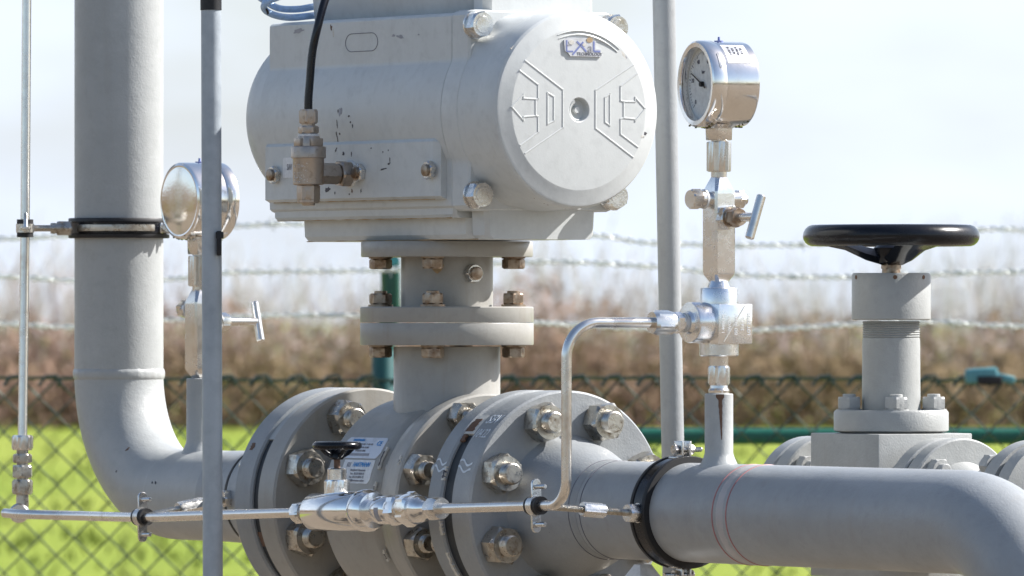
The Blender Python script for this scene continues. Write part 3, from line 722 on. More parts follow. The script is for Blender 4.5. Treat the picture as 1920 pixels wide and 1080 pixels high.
# yellow dirt line below the dome
arcp = [A_(.2665-.002*noise.noise(Vector((i*.8, 0, 0))), .1158*math.sin(w), -.1158*math.cos(w)) for i, w in enumerate([R(-30+38*i/30) for i in range(31)])]
MB().tube(arcp, [.0004+.0011*abs(noise.noise(Vector((i*.5, 3, 0)))) for i in range(31)], 6).build('dirt_line', M_rust, cap)

Cx, Cz = s_v+.152, ZA+.152
for px, py, w, h, rot in CHIPS[:4]:
    d_ = -.055
    for _ in range(3):
        s_ = sd(px, d_); z_ = zz(py, s_, d_); rx, rz_ = s_-Cx, z_-Cz; l_ = math.hypot(rx, rz_); off = l_-.152; d_ = -math.sqrt(max(DA*DA-off*off, 0))
    nrm = (U*(rx/l_*off)+Z*(rz_/l_*off)+V*d_)/DA
    M = axm(P(s_, d_, z_), nrm) @ Matrix(((0, 0, 1, 0), (1, 0, 0, 0), (0, 1, 0, 0), (0, 0, 0, 1)))
    blob(px, py, w, h, M_rust if w > 4 else M_dark, M=M, rot=-rot, thick=.0004, name='paint_chip', parent=gp)
# ------------------------------------------------------------------ bronze exhaust valve with black hose
sf = .503; df = -.174; fo = P(sf, df, 0); zf = lambda py: zz(py, sf, df)
bz = thing('quick_exhaust_valve', 'bronze coloured exhaust valve screwed into the actuator side', 'valve', P(sf, df, zf(385)), ROTZ)
Lf = axm(P(sf, df, 0), Z); pm = 1/1568
MB().lathe(Lf, [(zf(347), 27*pm), (zf(345), 29*pm), (zf(299), 29.5*pm), (zf(297), 30*pm)], 48).build('body', M_nickel, bz)
MB().lathe(Lf, [(zf(297), 30*pm), (zf(296), 33*pm), (zf(277), 33*pm), (zf(275), 31.5*pm), (zf(274), 22.5*pm), (zf(257), 21.5*pm), (zf(255), 20*pm)], 48).build('cap_ring', M_nickel, bz)
mb = MB()
for k in range(4): w = R(35+90*k); mb.box(T(P(sf, df, zf(267))) @ Matrix.Rotation(w, 4, 'Z') @ T((22*pm, 0, 0)), (.006, .013, .010), .0008)
mb.build('lug', M_nickel, bz)
MB().hex(axm(P(sf, df, zf(375)), Z), 28*pm, 38*pm, .05).hex(axm(P(sf, df, zf(381)), Z), 8*pm, 37*pm, .2).lathe(Lf, [(zf(386), 9*pm), (zf(385), 12*pm), (zf(381), 13*pm)], 24).build('bottom_nut', M_nickel, bz)
MB().lathe(Lf, [(zf(258), 19.5*pm), (zf(257), 20.5*pm), (zf(252), 20.3*pm), (zf(251), 17*pm)], 32).build('seal_ring', M_tape, bz)
MB().hex(axm(P(sf, df, zf(251)), Z), 15*pm, 34*pm, .18).lathe(Lf, [(zf(238), 13*pm), (zf(230), 13*pm)], 24).build('adapter_nut', M_nickel, bz)
MB().hex(axm(P(sf, df, zf(232)), Z), 27*pm, 32*pm, .12, ph=.3).build('hose_nut', M_nickel, bz)
mb = MB(); mb.hex(axm(P(sf, df+.012, zf(325)), V), .029, 36*pm, .06, ph=.25); mb.hex(axm(P(sf, df+.0415, zf(325)), V), .016, 45*pm, .14, ph=.1); mb.build('side_nipple', M_nickel, bz)
MB().lathe(axm(P(sf, -.1165, zf(325)), V), [(-.001, .0155), (.0015, .0165)], 32).build('sealant', M_tape, bz)
mb = MB()
for i in range(70):
    w = R(-90+rnd.uniform(-55, 12))+ROTZ*0; zq = zf(rnd.uniform(305, 343)); c_ = P(sf, df, zq)+Vector((math.cos(w-.25)*29.6*pm, math.sin(w-.25)*29.6*pm, 0)); q = rnd.uniform(.0004, .0011)
    mb.box(T(c_), (q, q, q))
mb.build('paint_flecks', M_tape, bz)
top = P(sf, df, zf(206)); hz_ = [top+Vector((0, 0, -.006)), top+Vector((0, 0, .012)), Wp(581, 150, top.y), Wp(586, 95, top.y), Wp(597, 45, top.y), Wp(611, -5, top.y+.01), Wp(634, -60, top.y+.03), Wp(690, -130, top.y+.08), Wp(800, -170, top.y+.13)]
single(MB().tube(spline(hz_, 10), 7.8*pm, 24), 'air_hose', M_hose, 'shiny black hose rising from the bronze valve over the actuator front', 'hose', top)
# pale blue hoses behind the top left corner
yb = 9.72
single(MB().tube(spline([Wp(640, 8, yb+.1), Wp(592, 12, yb), Wp(560, 17, yb-.02), Wp(525, 16, yb-.03), Wp(500, 4, yb-.04), Wp(478, -14, yb-.04), Wp(450, -50, yb)], 10), .0042, 20), 'air_hose', M_blue, 'pale blue air hose, upper one of two at the actuator top left corner', 'hose', Wp(560, 17, yb), 'pale blue air hoses')
single(MB().tube(spline([Wp(640, 26, yb+.1), Wp(590, 29, yb-.01), Wp(545, 33, yb-.03), Wp(514, 28, yb-.05), Wp(496, 17, yb-.06), Wp(500, 4, yb-.07), Wp(528, -8, yb-.06), Wp(580, -30, yb)], 10), .0042, 20), 'air_hose', M_blue, 'pale blue air hose, lower one looping round under the other', 'hose', Wp(545, 33, yb), 'pale blue air hoses')
single(MB().torus(axm(Wp(498, 18, yb-.06), (1, .3, .6)), .0052, .0014, 32, 8), 'hose_tie', M_rubber, 'dark tie ring bundling the two pale blue air hoses', 'cable tie', Wp(498, 18, yb-.06))

# ------------------------------------------------------------------ right gas pipe
gq = thing('gas_pipe', 'thick grey pipe on the right with bolted flange, red weld marks and elbow turning down', 'pipe', P(1.745, 0, -1.55), ROTZ, 'grey gas pipes')
flange(gq, sD0, sD1, RF, M_flange)
MB().lathe(AX, [(sC1-.002, .128), (sC1, .1335), (sD0, .1335), (sD0+.002, .128)], 128).build('gasket', M_gap, gq)
sw = sd(1152)
MB().lathe(AX, [(sD1-.003, .088), (sD1+.003, .0845), (sD1+.012, .0815), (sD1+.035, .0765), (sD1+.060, .0675), (sD1+.078, .0615), (sw-.012, DA+.001), (sw-.006, DA+.0004), (sw+.004, DA+.0003)], 96).build('hub', M_flange, gq)
se = 1.575
pts = fillet([P(sD1-.01, 0, ZA), P(se+.152, 0, ZA), P(se+.152, 0, -ZC+.0)], .152, 28); pp = []
for i in range(len(pts)-1):
    n = max(1, int((pts[i+1]-pts[i]).length/.03))
    for k in range(n): pp.append(pts[i].lerp(pts[i+1], k/n))
pp.append(pts[-1]); MB().tube(pp, DA, 80).build('pipe_wall', M_pipe2, gq)
studs(gq, sD1, .110, 8, me_stud, me_nut)
for s_ in (sw-.010, sw+.012): MB().torus(axm(P(s_, 0, ZA), U), DA+.0004 if s_ > sw else DA+.0012, .0004, 96, 6).build('scribe_line', M_ink, gq)
for s_, w_ in ((sd(1412), .0011), (sd(1438), .0011)): MB().torus(axm(P(s_, 0, ZA), U), DA-.0003, w_, 96, 6).build('red_line', M_red, gq)
bead(gq, axm(P((sd(1412)+sd(1438))/2, 0, ZA), U), DA, .0085, .0013, M_weldband)
bead(gq, axm(P(sd(1594), 0, ZA), U), DA, .004, .0006, M_pipe2); bead(gq, axm(P(se, 0, ZA), U), DA, .004, .0007, M_pipe2)
s1 = 1.1095; stub(gq, s1, zz(738, s1), M_pipe, .0163)
def onstub(w, z_, r=.0166): return P(s1, 0, z_)+Vector((math.sin(w)*r, -math.cos(w)*r, 0))
mb = MB(); rows = []
for i in range(16):
    q = i/15; zq = zz(739, s1)-.052*q; w = (.28 if q < .12 else .13*(1-q)+.03)*(1+.4*noise.noise(Vector((i*.9, 0, 0))))
    rows.append([onstub(.05+.12*q+w*x, zq) for x in (-1, -.3, .3, 1)])
mb.loft(rows, False, False, closed=False); mb.build('rust_run', M_rust, gq)
# chips in the paint bridge and marker writing on the flange rims
arc_band(gq, sC1+.0, sD0-.0, .1345, 52, 150, M_flange, 'paint_skin', 0, 50)
arc_band(gq, sC1-.004, sD0+.003, .1352, 40, 53, M_primer, 'paint_chip', .006, 16, .0016)
arc_band(gq, sC1-.001, sD0-.008, .1368, 41.5, 50, M_rust, 'rust_spot', .004, 12, .0006)
arc_band(gq, sC1+.0, sC1+.007, .1362, 35.5, 39.5, M_rust, 'rust_spot', .003, 8, .0008)
text('SBV', .0215, cyl(sD0+.0200, R(49), RF+.0002), M_chalk, 'marker_writing', gq, shear=.25, sx=.72)
text('104.22', .0185, cyl(sD0+.0175, R(39.5), RF+.0002), M_chalk, 'marker_writing', gq, shear=.25, sx=.55)
for fl, s0_, s1_, par in ((0, sC0+.004, sC1-.003, bv), (1, sD0+.003, sD1-.01, gq)):
    for k in (0, 1):
        rows = []
        for i in range(13):
            q = i/12; s_ = s0_+(s1_-s0_)*q; a_ = R(24.0-k*3.6-1.8*q+1.1*math.sin(q*7+k)); rows.append([P(s_, -(RF+.0005)*math.cos(a_+w), ZA+(RF+.0005)*math.sin(a_+w)) for w in (-.010, .010)])
        MB().loft(rows, False, False, closed=False).build('marker_line', M_chalk, par)
for a0, a1 in ((14, 21), (-13, -6), (-36, -22)): arc_band(bv, sC1-.005, sC1+.0, RF-.0002, a0, a1, M_primer, 'paint_chip', .003, 14, .0005)
for a0, a1 in ((15, 19),): arc_band(bv, sC1-.004, sC1-.001, RF+.0003, a0, a1, M_dark, 'paint_chip', .002, 8, .0003)

# ------------------------------------------------------------------ clamps on the pipes
def pipe_clamp(center, axis, label, earv, bossv, grp='black pipe clamps', w=.0150, screws=True, rz=ROTZ):
    t_ = thing('pipe_clamp', label, 'clamp', center, rz, grp); M = axm(center, axis)
    rr_ = .0078
    MB().ring(M, [(-w, DA), (-w, DA+rr_-.0008), (-w+.001, DA+rr_), (-w*.62, DA+rr_), (-w*.6, DA+.004), (w*.6, DA+.004), (w*.62, DA+rr_), (w-.001, DA+rr_), (w, DA+rr_-.0008), (w, DA)], 96).build('rubber_liner', M_rubber, t_)
    MB().ring(M, [(-w*.56, DA+.003), (-w*.56, DA+.0068), (w*.56, DA+.0068), (w*.56, DA+.003)], 96).build('band', M_black, t_)
    for sg in (1, -1):
        ev = Vector(earv)*sg; tv = Vector(axis).cross(ev).normalized(); c_ = Vector(center)+ev*(DA+.015)
        mb = MB()
        for q in (-1, 1): mb.box(axm(c_+tv*.0055*q, ev, axis), (.020, .003, w*1.1), .001); mb.box(axm(c_+tv*.010*q-ev*.0095, tv, axis), (.010, .003, w*1.1), .001)
        mb.build('ear', M_zinc2, t_)
        mb = MB(); mb.lathe(axm(c_-tv*.026, tv), [(0, .0026)]+thread(.001, .04, .0029, .0012, .0005), 16); mb.hex(axm(c_+tv*.008, tv), .0055, .011, .2); mb.hex(axm(c_-tv*.0135, tv), .006, .011, .2); mb.build('ear_bolt', M_zinc2, t_)
    if bossv is not None:
        b_ = Vector(bossv).normalized(); mb = MB(); o = Vector(center)+b_*(DA+.004); mb.hex(axm(o, b_), .0165, .0205, .15); mb.lathe(axm(o, b_), [(-.002, .012), (.002, .0115)], 24); mb.build('boss_nut', M_zinc2, t_)
    return t_
sk = sd(1280); pipe_clamp(P(sk, 0, ZA), U, 'black pipe clamp on the thick right pipe beside its branch stub', Z, -V)
sk2 = .145; pipe_clamp(P(sk2, 0, ZA), U, 'black pipe clamp peeking out behind the leftmost valve flange', Z, -V)
cv = P(s_v, 0, 0); cv.z = Wp(0, 428, cv.y).z
tubeV = Wp(47, 428, 10.12); bd = (tubeV-cv).normalized()
pc_ = pipe_clamp(cv, Z, 'black pipe clamp round the tall upright pipe at left', (.95, -.32, 0), None, w=.0128, rz=0.)
mb = MB(); o = cv+Vector((-.80, -.60, 0)).normalized()*(DA+.008)
nb = Wp(134, 428, cv.y-.045); mb.hex(axm(nb, (-1, 0, 0)), 27/1465, 26/1465, .12); mb.hex(axm(nb-Vector((27/1465, 0, 0)), (-1, 0, 0)), 12/1465, 20/1465, .3); mb.build('boss_nut', M_zinc, pc_)
mb = MB(); rows = []
for i in range(25):
    w = R(-50+96*i/24); rr_ = DA+.0085; dv = Vector((math.sin(w), -math.cos(w), 0)); rows.append([cv+dv*(rr_+q)+Z*h_ for q, h_ in ((0, -.0045), (.0012, -.0040), (.0016, 0), (.0012, .0040), (0, .0045))])
mb.loft(rows, True, True, closed=True).build('front_strap', M_zinc, pc_)

# ------------------------------------------------------------------ stainless tubing
RT = .0060
dT = -.2
def TL(px):                    # point on the long sampling line at column px
    s_ = sd(px, dT); z = -.243+(s_-.145)/(1.037-.145)*(-.2113+.243); return P(s_, dT, z)
el = Wp(28, 960, 10.10); base = Wp(42, 940, 10.10)
single(MB().tube([Wp(42, 822, 10.10), Wp(47, 428, 10.12), Wp(51, -150, 10.14)], RT, 20), 'steel_tube', M_steel, 'tall thin stainless tube standing at the far left edge', 'tube', Wp(42, 822, 10.1), 'thin stainless tubes')
ft = thing('tube_fitting', 'stack of hex compression fittings joining the tubes at lower left', 'fitting', Wp(42, 955, 10.1)); q = 1/1475
zq = lambda py: Wp(42, py, 10.1)
MB().hex(axm(zq(844), Z), 28*q, 36*q, .14, ph=.3).build('upper_nut', M_steel, ft)
MB().hex(axm(zq(868), Z), 17*q, 31*q, .15, ph=.1).lathe(axm(zq(872), Z), [(0, 11*q), (34*q, 11*q)], 24).build('union_nut', M_zinc, ft)
MB().hex(axm(zq(896), Z), 24*q, 35*q, .14, ph=.5).build('middle_nut', M_zinc, ft)
MB().hex(axm(zq(927), Z), 28*q, 34*q, .14, ph=.2).lathe(axm(zq(950), Z), [(0, 12*q), (60*q, 11*q)], 24).build('lower_nut', M_zinc, ft)
MB().lathe(axm(zq(962)+Vector((-.004, -.0, 0)), (0, -1, 0)), [(-.014, .009), (-.012, .0125), (.008, .0125), (.010, .0105)], 32).build('elbow_body', M_steel, ft)
pA = Wp(9, 962, 10.05)
single(MB().tube(spline([pA, Wp(40, 964, 10.02), Wp(140, 967, 9.95), TL(267), TL(400), TL(562)], 8), RT, 20), 'steel_tube', M_steel, 'stainless tube running level from the lower left corner to the small valve', 'tube', TL(267), 'thin stainless tubes')
# inline valve block
ax_ = (TL(830)-TL(540)).normalized()
iv = thing('needle_valve', 'polished stainless inline valve with small black handwheel in front of the flanges', 'valve', TL(610), ROTZ)
def LX(px): return (TL(px)-TL(540)).length
LM = axm(TL(540), ax_); k = 1/1570
def LT(px): return LM @ T((LX(px), 0, 0))
MB().hex(LT(557), LX(572)-LX(557), 38*k, .2, ph=.2).lathe(LM, [(LX(570), 11*k), (LX(592), 11*k)], 24).build('left_nut', M_steel, iv)
MB().lathe(LM, [(LX(588), 27*k), (LX(589.5), 33*k), (LX(592), 35.5*k), (LX(678), 36.0*k), (LX(680), 33*k)], 64).build('valve_body', M_chrome, iv)
MB().lathe(LM, [(LX(679), 33*k), (LX(681), 38*k), (LX(684), 40*k), (LX(696), 38.5*k), (LX(701), 33*k), (LX(702), 22*k)], 64).build('end_collar', M_chrome, iv)
MB().lathe(LM, [(LX(700), 20*k), (LX(705), 22*k), (LX(712), 25*k), (LX(716), 26.5*k), (LX(736), 26.5*k), (LX(738), 24*k)], 48).build('nipple', M_chrome, iv)
patch(lambda p: LM @ Vector((LX(727)+p.x, -(26.7*k+p.z)*math.cos(p.y/(26.7*k)-.35), (26.7*k+p.z)*math.sin(p.y/(26.7*k)-.35))), .0085, .018, .0003).build('tag_sleeve', M_inkl, iv)
MB().hex(LT(739), LX(756)-LX(739), 53*k, .2, ph=.2).lathe(LM, [(LX(755), 22*k), (LX(762), 22*k)], 32).hex(LT(761), LX(781)-LX(761), 57*k, .2, ph=.45).build('union_hex', M_chrome, iv)
MB().lathe(LM, [(LX(779), 24*k), (LX(783), 25*k), (LX(792), 24*k), (LX(796), 18*k), (LX(812), 15*k)], 48).build('union_sleeve', M_chrome, iv)
MB().hex(LT(808), LX(828)-LX(808), 40*k, .25, ph=.1).build('right_nut', M_steel, iv)
bc = TL(604)+Vector((0, 0, 0)); hx = Wp(632, 0, TL(632-15).y).x; cb = TL(618); cb = Vector((hx, cb.y, cb.z)); zb = lambda py: Wp(0, py, cb.y).z
def at(py): return Vector((cb.x, cb.y, zb(py)))
MB().lathe(axm(at(938), Z), [(0, 29*k), (9*k, 26*k), (11*k, 22*k)], 40).hex(axm(at(930), Z), 30*k, 44*k, .08, ph=.35).build('bonnet', M_alu, iv)
MB().lathe(axm(at(900), Z), [(0, 18*k), (20*k, 18*k), (22*k, 16*k), (23*k, 8*k)], 6*6).build('gland', M_alu, iv)
MB().lathe(axm(at(882), Z), [(0, 6*k), (36*k, 6*k)], 20).build('spindle', M_rust, iv)
hwp = MB(); hc = at(835.5); hwp.torus(axm(hc, Z), 39*k, 7.5*k, 48, 12)
hwp.lathe(axm(hc, Z), [(-26*k, 11*k), (-22*k, 14*k), (-10*k, 12*k), (-2*k, 9*k), (3*k, 7*k)], 24)
for j in range(4):
    w = R(30+90*j); dv = Vector((math.cos(w), math.sin(w), 0)); hwp.tube([hc+dv*8*k-Z*20*k, hc+dv*22*k-Z*14*k, hc+dv*38*k-Z*1*k], [5.5*k, 5*k, 4.5*k], 10)
hwp.build('handwheel', M_black, iv)
# tube from the small valve round the bend up to the gauge tee
pB = TL(1012); pU0 = TL(1062); Yh = pU0.y
s1b = P(s1, 0, 0); tee = Vector((s1b.x, s1b.y, Wp(0, 605, s1b.y).z))
topc = Vector((Wp(1062, 0, Yh).x, Yh, tee.z)); topc.z = tee.z
dirT = (tee-topc); dirT.z = 0; dirT.normalize()
endp = topc+dirT*((Wp(1235, 0, topc.y+.05).x-topc.x)/dirT.x)
path = fillet([TL(826), TL(1012), pU0, topc, endp], [.5, .030, .040], 14)
single(MB().tube(path, RT, 24), 'steel_tube', M_steel, 'bent stainless tube rising in front of the right flange and turning to the gauge', 'tube', pU0, 'thin stainless tubes')

# tube clamps with threaded rods to the pipe clamps
def tube_clamp(c_, tdir, rod_to, label, couple=None, plate=Z):
    c_ = Vector(c_); t_ = thing('tube_clamp', label, 'clamp', c_, 0, 'small tube clamps'); M = axm(c_, tdir)
    for q in (-.0075, .0075):
        MB().ring(M @ T((q, 0, 0)), [(-.0035, RT+.0002), (-.0038, RT+.0045), (.0038, RT+.0045), (.0035, RT+.0002)], 28).build('rubber_grommet', M_rubber, t_)
    mb = MB(); mb.ring(M, [(-.0055, RT+.003), (-.0055, RT+.0056), (.0055, RT+.0056), (.0055, RT+.003)], 32)
    for sg in (1, -1):
        q = c_+Vector(plate)*sg*.0195; nrm = Vector(tdir).normalized()
        mb.prism(axm(q-nrm*.00175, nrm, plate), [(.0062, -.010), (.0062, .006), (.0045, .0095), (.002, .011), (-.002, .011), (-.0045, .0095), (-.0062, .006), (-.0062, -.010)] if sg > 0 else [(.0062, .010), (.0062, -.006), (.0045, -.0095), (.002, -.011), (-.002, -.011), (-.0045, -.0095), (-.0062, -.006), (-.0062, .010)], .0035, .0005)
    mb.build('strap', M_zinc2, t_)
    for sg in (1, -1):
        q = c_+Vector(plate)*sg*.0215; nrm = Vector(tdir).normalized()
        mb = MB(); mb.lathe(axm(q-nrm*.004, nrm), [(0, .0042), (.002, .0044), (.004, .0028), (.022, .0028), (.023, .002)], 18); mb.build('screw', M_zinc2, t_)
    if rod_to is not None:
        r2 = Vector(rod_to); d_ = (r2-c_).normalized(); L = (r2-c_).length
        MB().lathe(axm(c_+d_*.010, d_), thread(0, L-.012, .0042, .0016, .0005), 16).build('threaded_rod', M_zinc, t_)
        if couple: MB().hex(axm(c_+d_*L*couple[0], d_), L*(couple[1]-couple[0]), .0155, .06, ph=.25).build('coupling_nut', M_zinc2, t_)
    return t_
tube_clamp(TL(1005), ax_, P(sk, -(DA+.012), ZA), 'tube clamp on the bent tube, rod to the right pipe clamp', (.47, .70))
tube_clamp(TL(267), ax_, P(sk2, -(DA+.012), ZA), 'tube clamp on the level tube below the big elbow', (.42, .72))
tube_clamp(tubeV, Z, nb, 'tube clamp on the tall thin tube at the left edge', None, Vector((.1, -1, 0)).normalized())

# ------------------------------------------------------------------ gauges
def gauge_valve(o, zts, ztop_, label, tdir, tbar, tlen, plugdir, smalldir, bonnet, grp):
    """o: centre (x,y) world, zts: world z of block bottom / top"""
    t_ = thing('gauge_valve', label, 'valve', (o.x, o.y, zts[0]), ROTZ, grp); w = .0285/2; zb_, zt_ = zts
    ez = lambda z_: Vector((o.x, o.y, z_))
    rings = []
    for z_, kx, kc in ((zb_, .55, .5), (zb_+.011, .96, .85), (zb_+.014, 1, 1), (zt_-.020, 1, 1), (zt_-.017, .99, .97), (zt_-.001, .58, .6), (zt_, .55, .58)):
        c = .0025 if kx > .9 else .004; a1 = w*kx
        rings.append([ez(z_)+U*x+V*y for x, y in ((-a1+c, -a1), (a1-c, -a1), (a1, -a1+c), (a1, a1-c), (a1-c, a1), (-a1+c, a1), (-a1, a1-c), (-a1, -a1+c))])
    MB().loft(rings).build('block', M_alu if 'right' in label else M_steel, t_, 20)
    zc_ = zt_-.026
    mb = MB(); mb.lathe(axm(ez(zc_)+plugdir*w, plugdir), [(-.002, .0085), (.006, .0085)]+[(.0065, .0105), (.0135, .0105)], 36); mb.hex(axm(ez(zc_)+plugdir*(w+.0135), plugdir), .013, .0205, .12, ph=.3, c0=0); mb.build('plug', M_steel, t_)
    MB().lathe(axm(ez(zc_)+plugdir*w, plugdir), [(.0055, .0100), (.0058, .0112), (.0082, .0112), (.0085, .0100)], 32).build('seal_ring', M_tape, t_)
    mb = MB(); mb.lathe(axm(ez(zc_)+smalldir*w, smalldir), [(-.002, .0095), (.010, .0105), (.011, .009)], 36); mb.hex(axm(ez(zc_)+smalldir*(w+.009), smalldir), .009, .020, .2); mb.lathe(axm(ez(zc_)+smalldir*(w+.017), smalldir), [(0, .006), (.006, .006), (.007, .004)], 20); mb.build('bleed_screw', M_steel, t_)
    zh = bonnet; b0 = ez(zh)+tdir*w
    MB().hex(axm(b0-tdir*.001, tdir), .012, .026, .12, ph=.2).lathe(axm(b0, tdir), [(.010, .0095), (.014, .0095)], 28).build('bonnet_nut', M_steel, t_)
    MB().hex(axm(b0+tdir*.0135, tdir), .014, .020, .16, ph=.45).lathe(axm(b0, tdir), [(.012, .010), (.0145, .0108), (.016, .0108)], 28).build('gland_nut', M_rusty if 'right' in label else M_steel, t_)
    MB().lathe(axm(b0, tdir), [(.026, .0052), (tlen, .0050)], 20).build('spindle', M_steel, t_)
    c_ = b0+tdir*(tlen); tb = Vector(tbar).normalized()
    MB().lathe(axm(c_-tb*.026, tb), [(0, .0044), (.001, .0053), (.051, .0053), (.052, .0044)], 28).build('t_handle', M_steel, t_)
    return t_
def gauge(o, zc_, label, face_dir, dial, zsock, grp, plain_back=False):
    """zsock: world z of socket bottom; face_dir: direction the dial looks"""
    t_ = thing('pressure_gauge', label, 'gauge', (o.x, o.y, zsock[1]), math.atan2(face_dir.y, face_dir.x), grp)
    c_ = Vector((o.x, o.y, zc_)); fd = Vector(face_dir).normalized(); L = .030; r = .0487
    M = axm(c_, fd)
    MB().lathe(M, [(-L, r-.006), (-L-.0005, r-.004), (-L+.0012, r-.0006), (-L+.004, r), (.012, r), (.0125, r-.0012)], 96, True, False).build('case', M_chrome, t_)
    if plain_back: MB().lathe(M, [(-L-.0022, .002), (-L-.002, .02), (-L-.0012, .036), (-L+.0005, r-.003), (-L+.002, r-.003)], 96).build('back_plate', M_mirror, t_)
    MB().ring(M, [(.0122, r-.003), (.0122, r+.0002), (.0135, r+.0012), (.026, r+.0012), (.0292, r+.0004), (.0305, r-.0015), (.030, r-.0065), (.027, r-.0075), (.020, r-.0075), (.020, r-.003)], 96).build('bezel', M_chrome, t_)
    dl = MB().lathe(M, [(.017, r-.004), (.0195, r-.0045)], 72).build('dial', M_dial, t_)
    MB().lathe(M, [(.0262, r-.007), (.0272, r-.007)], 64).build('glass', M_glass, t_)
    X_ = Vector((fd.y, -fd.x, 0))*-1; X_ = Z.cross(fd).normalized()
    D0 = Matrix((X_, Z, fd)).transposed().to_4x4(); D0.translation = c_+fd*.0196
    mb = MB()
    for i in range(51):
        w = R(225-270*i/50); L_ = .0045 if i % 5 == 0 else .0025; rr_ = .0375
        a_, b_ = Vector((math.cos(w)*(rr_-L_), math.sin(w)*(rr_-L_))), Vector((math.cos(w)*rr_, math.sin(w)*rr_)); n_ = Vector((-math.sin(w), math.cos(w)))*(.0005 if i % 5 == 0 else .00025)
        mb.loft([[D0 @ Vector((p.x, p.y, h_)) for p in (a_-n_, a_+n_, b_+n_, b_-n_)] for h_ in (0, .0002)])
    mb.build('scale_marks', M_ink, dl, flat=True)
    for i, n_ in enumerate(('0', '20', '40', '60', '80', '100')):
        w = R(225-270*i/5); text(n_, .0072, planar(D0 @ T((math.cos(w)*.0285, math.sin(w)*.0285, 0))), M_ink, 'dial_figure', dl)
    text('bar', .0065, planar(D0 @ T((0, .014, 0))), M_ink, 'dial_figure', dl)
    w = R(155); nd = Vector((math.cos(w), math.sin(w))); n_ = Vector((-nd.y, nd.x)); mb = MB()
    mb.loft([[D0 @ Vector((p.x, p.y, h_)) for p in (nd*-.010-n_*.0011, nd*-.010+n_*.0011, nd*.031+n_*.0004, nd*.031-n_*.0004)] for h_ in (.002, .0026)])
    mb.lathe(axm(D0 @ Vector((0, 0, .0005)), fd), [(0, .0032), (.004, .003)], 20); mb.build('needle', M_rubber, dl)
    MB().lathe(axm(c_+Z*(r-.001), Z), [(0, .0055), (.0022, .0055), (.0024, .0016), (.0065, .0014)], 20).build('vent_plug', M_navy, t_)
    z0, z1 = zsock[0], zsock[1]      # socket top, hex bottom
    mb = MB(); w = .0117; zt_ = c_.z-r+.003; zb_ = z0
    rings = [[Vector((o.x, o.y, z_))+U*x*w*k_+V*y*w*k_ for x, y in ((-1, -.8), (-.8, -1), (.8, -1), (1, -.8), (1, .8), (.8, 1), (-.8, 1), (-1, .8))] for z_, k_ in ((zt_, 1.5), (zt_-.005, 1.03), (zb_+.001, 1), (zb_, .95))]
    mb.loft(rings); mb.build('socket', M_steel, t_)
    MB().hex(axm((o.x, o.y, z1), Z), z0-z1-.0015, .0255, .03, ph=.25).lathe(axm((o.x, o.y, z1-.006), Z), [(0, .0092), (z0-z1+.01, .0092)], 28).build('union_nut', M_steel, t_)
    # moss and dirt along the underside
    mb = MB()
    for i in range(90):
        w = rnd.gauss(-PI/2, .22); x = rnd.choice((rnd.uniform(-.028, .03), rnd.gauss(.012, .004), rnd.gauss(-.018, .006))); rr_ = r+(.0014 if x > .013 else .0002)
        c2 = M @ Vector((x, rr_*math.cos(w), rr_*math.sin(w))); s_ = rnd.uniform(.0006, .0022)
        mb.box(T(c2) @ Matrix.Rotation(rnd.uniform(0, 3), 4, 'Z') @ Matrix.Rotation(rnd.uniform(0, 3), 4, 'X'), (s_*1.3, s_, s_*.5), s_*.15)
    mb.build('moss', M_moss, t_)
    return t_, M, c_
# right one
o1 = P(s1, 0, 0); zr_ = lambda py: Wp(0, py, o1.y).z
fd1 = Vector((-.914, -.407, 0))
g1, GM, gc = gauge(o1, zr_(158), 'pressure gauge with white dial and paper sticker above the right pipe', fd1, True, (zr_(263), zr_(322)), 'round pressure gauges')
gm = lambda x0, a0: (lambda p: GM @ Vector((x0-p.x, (.0488+p.z)*math.cos(a0+p.y/.0488), (.0488+p.z)*math.sin(a0+p.y/.0488))))
# find the side that faces the camera: local +Y of GM
sg = 1 if (GM.to_3x3() @ Vector((0, 1, 0))).dot(Vector((0, -1, 0))) > 0 else -1
def gcyl(x0, a0):
    return lambda p: GM @ Vector((x0-p.x, sg*(.0488+p.z)*math.cos(a0+p.y/.0488), (.0488+p.z)*math.sin(a0+p.y/.0488)))
patch(gcyl(-.0055, R(46)), .029, .031, .0003).build('paper_sticker', M_white, g1)
patch(gcyl(-.0055, R(49)), .0215, .020, .0005).build('sticker_panel', M_plate, g1)
for i in range(4): text(('EN 837-1', '232.50', '0-100 bar', 'KL 1.0')[i], .0038, (lambda f_: (lambda p: f_(Vector((p.y, -p.x, p.z+.0006)))))(gcyl(.0025-.0050*i, R(49))), M_ink, 'sticker_print', g1)
patch(gcyl(.0195, R(32)), .003, .020, .0020, (.001, .001, .001, .001)).build('bezel_slot', M_steel, g1)
gauge_valve(o1, (zr_(533), zr_(331)), 0, 'bright block valve under the right gauge, its T handle tilted left', U, V*-27.6+Z*-80, .058, -V, V, zr_(408), 'block valves under the gauges')
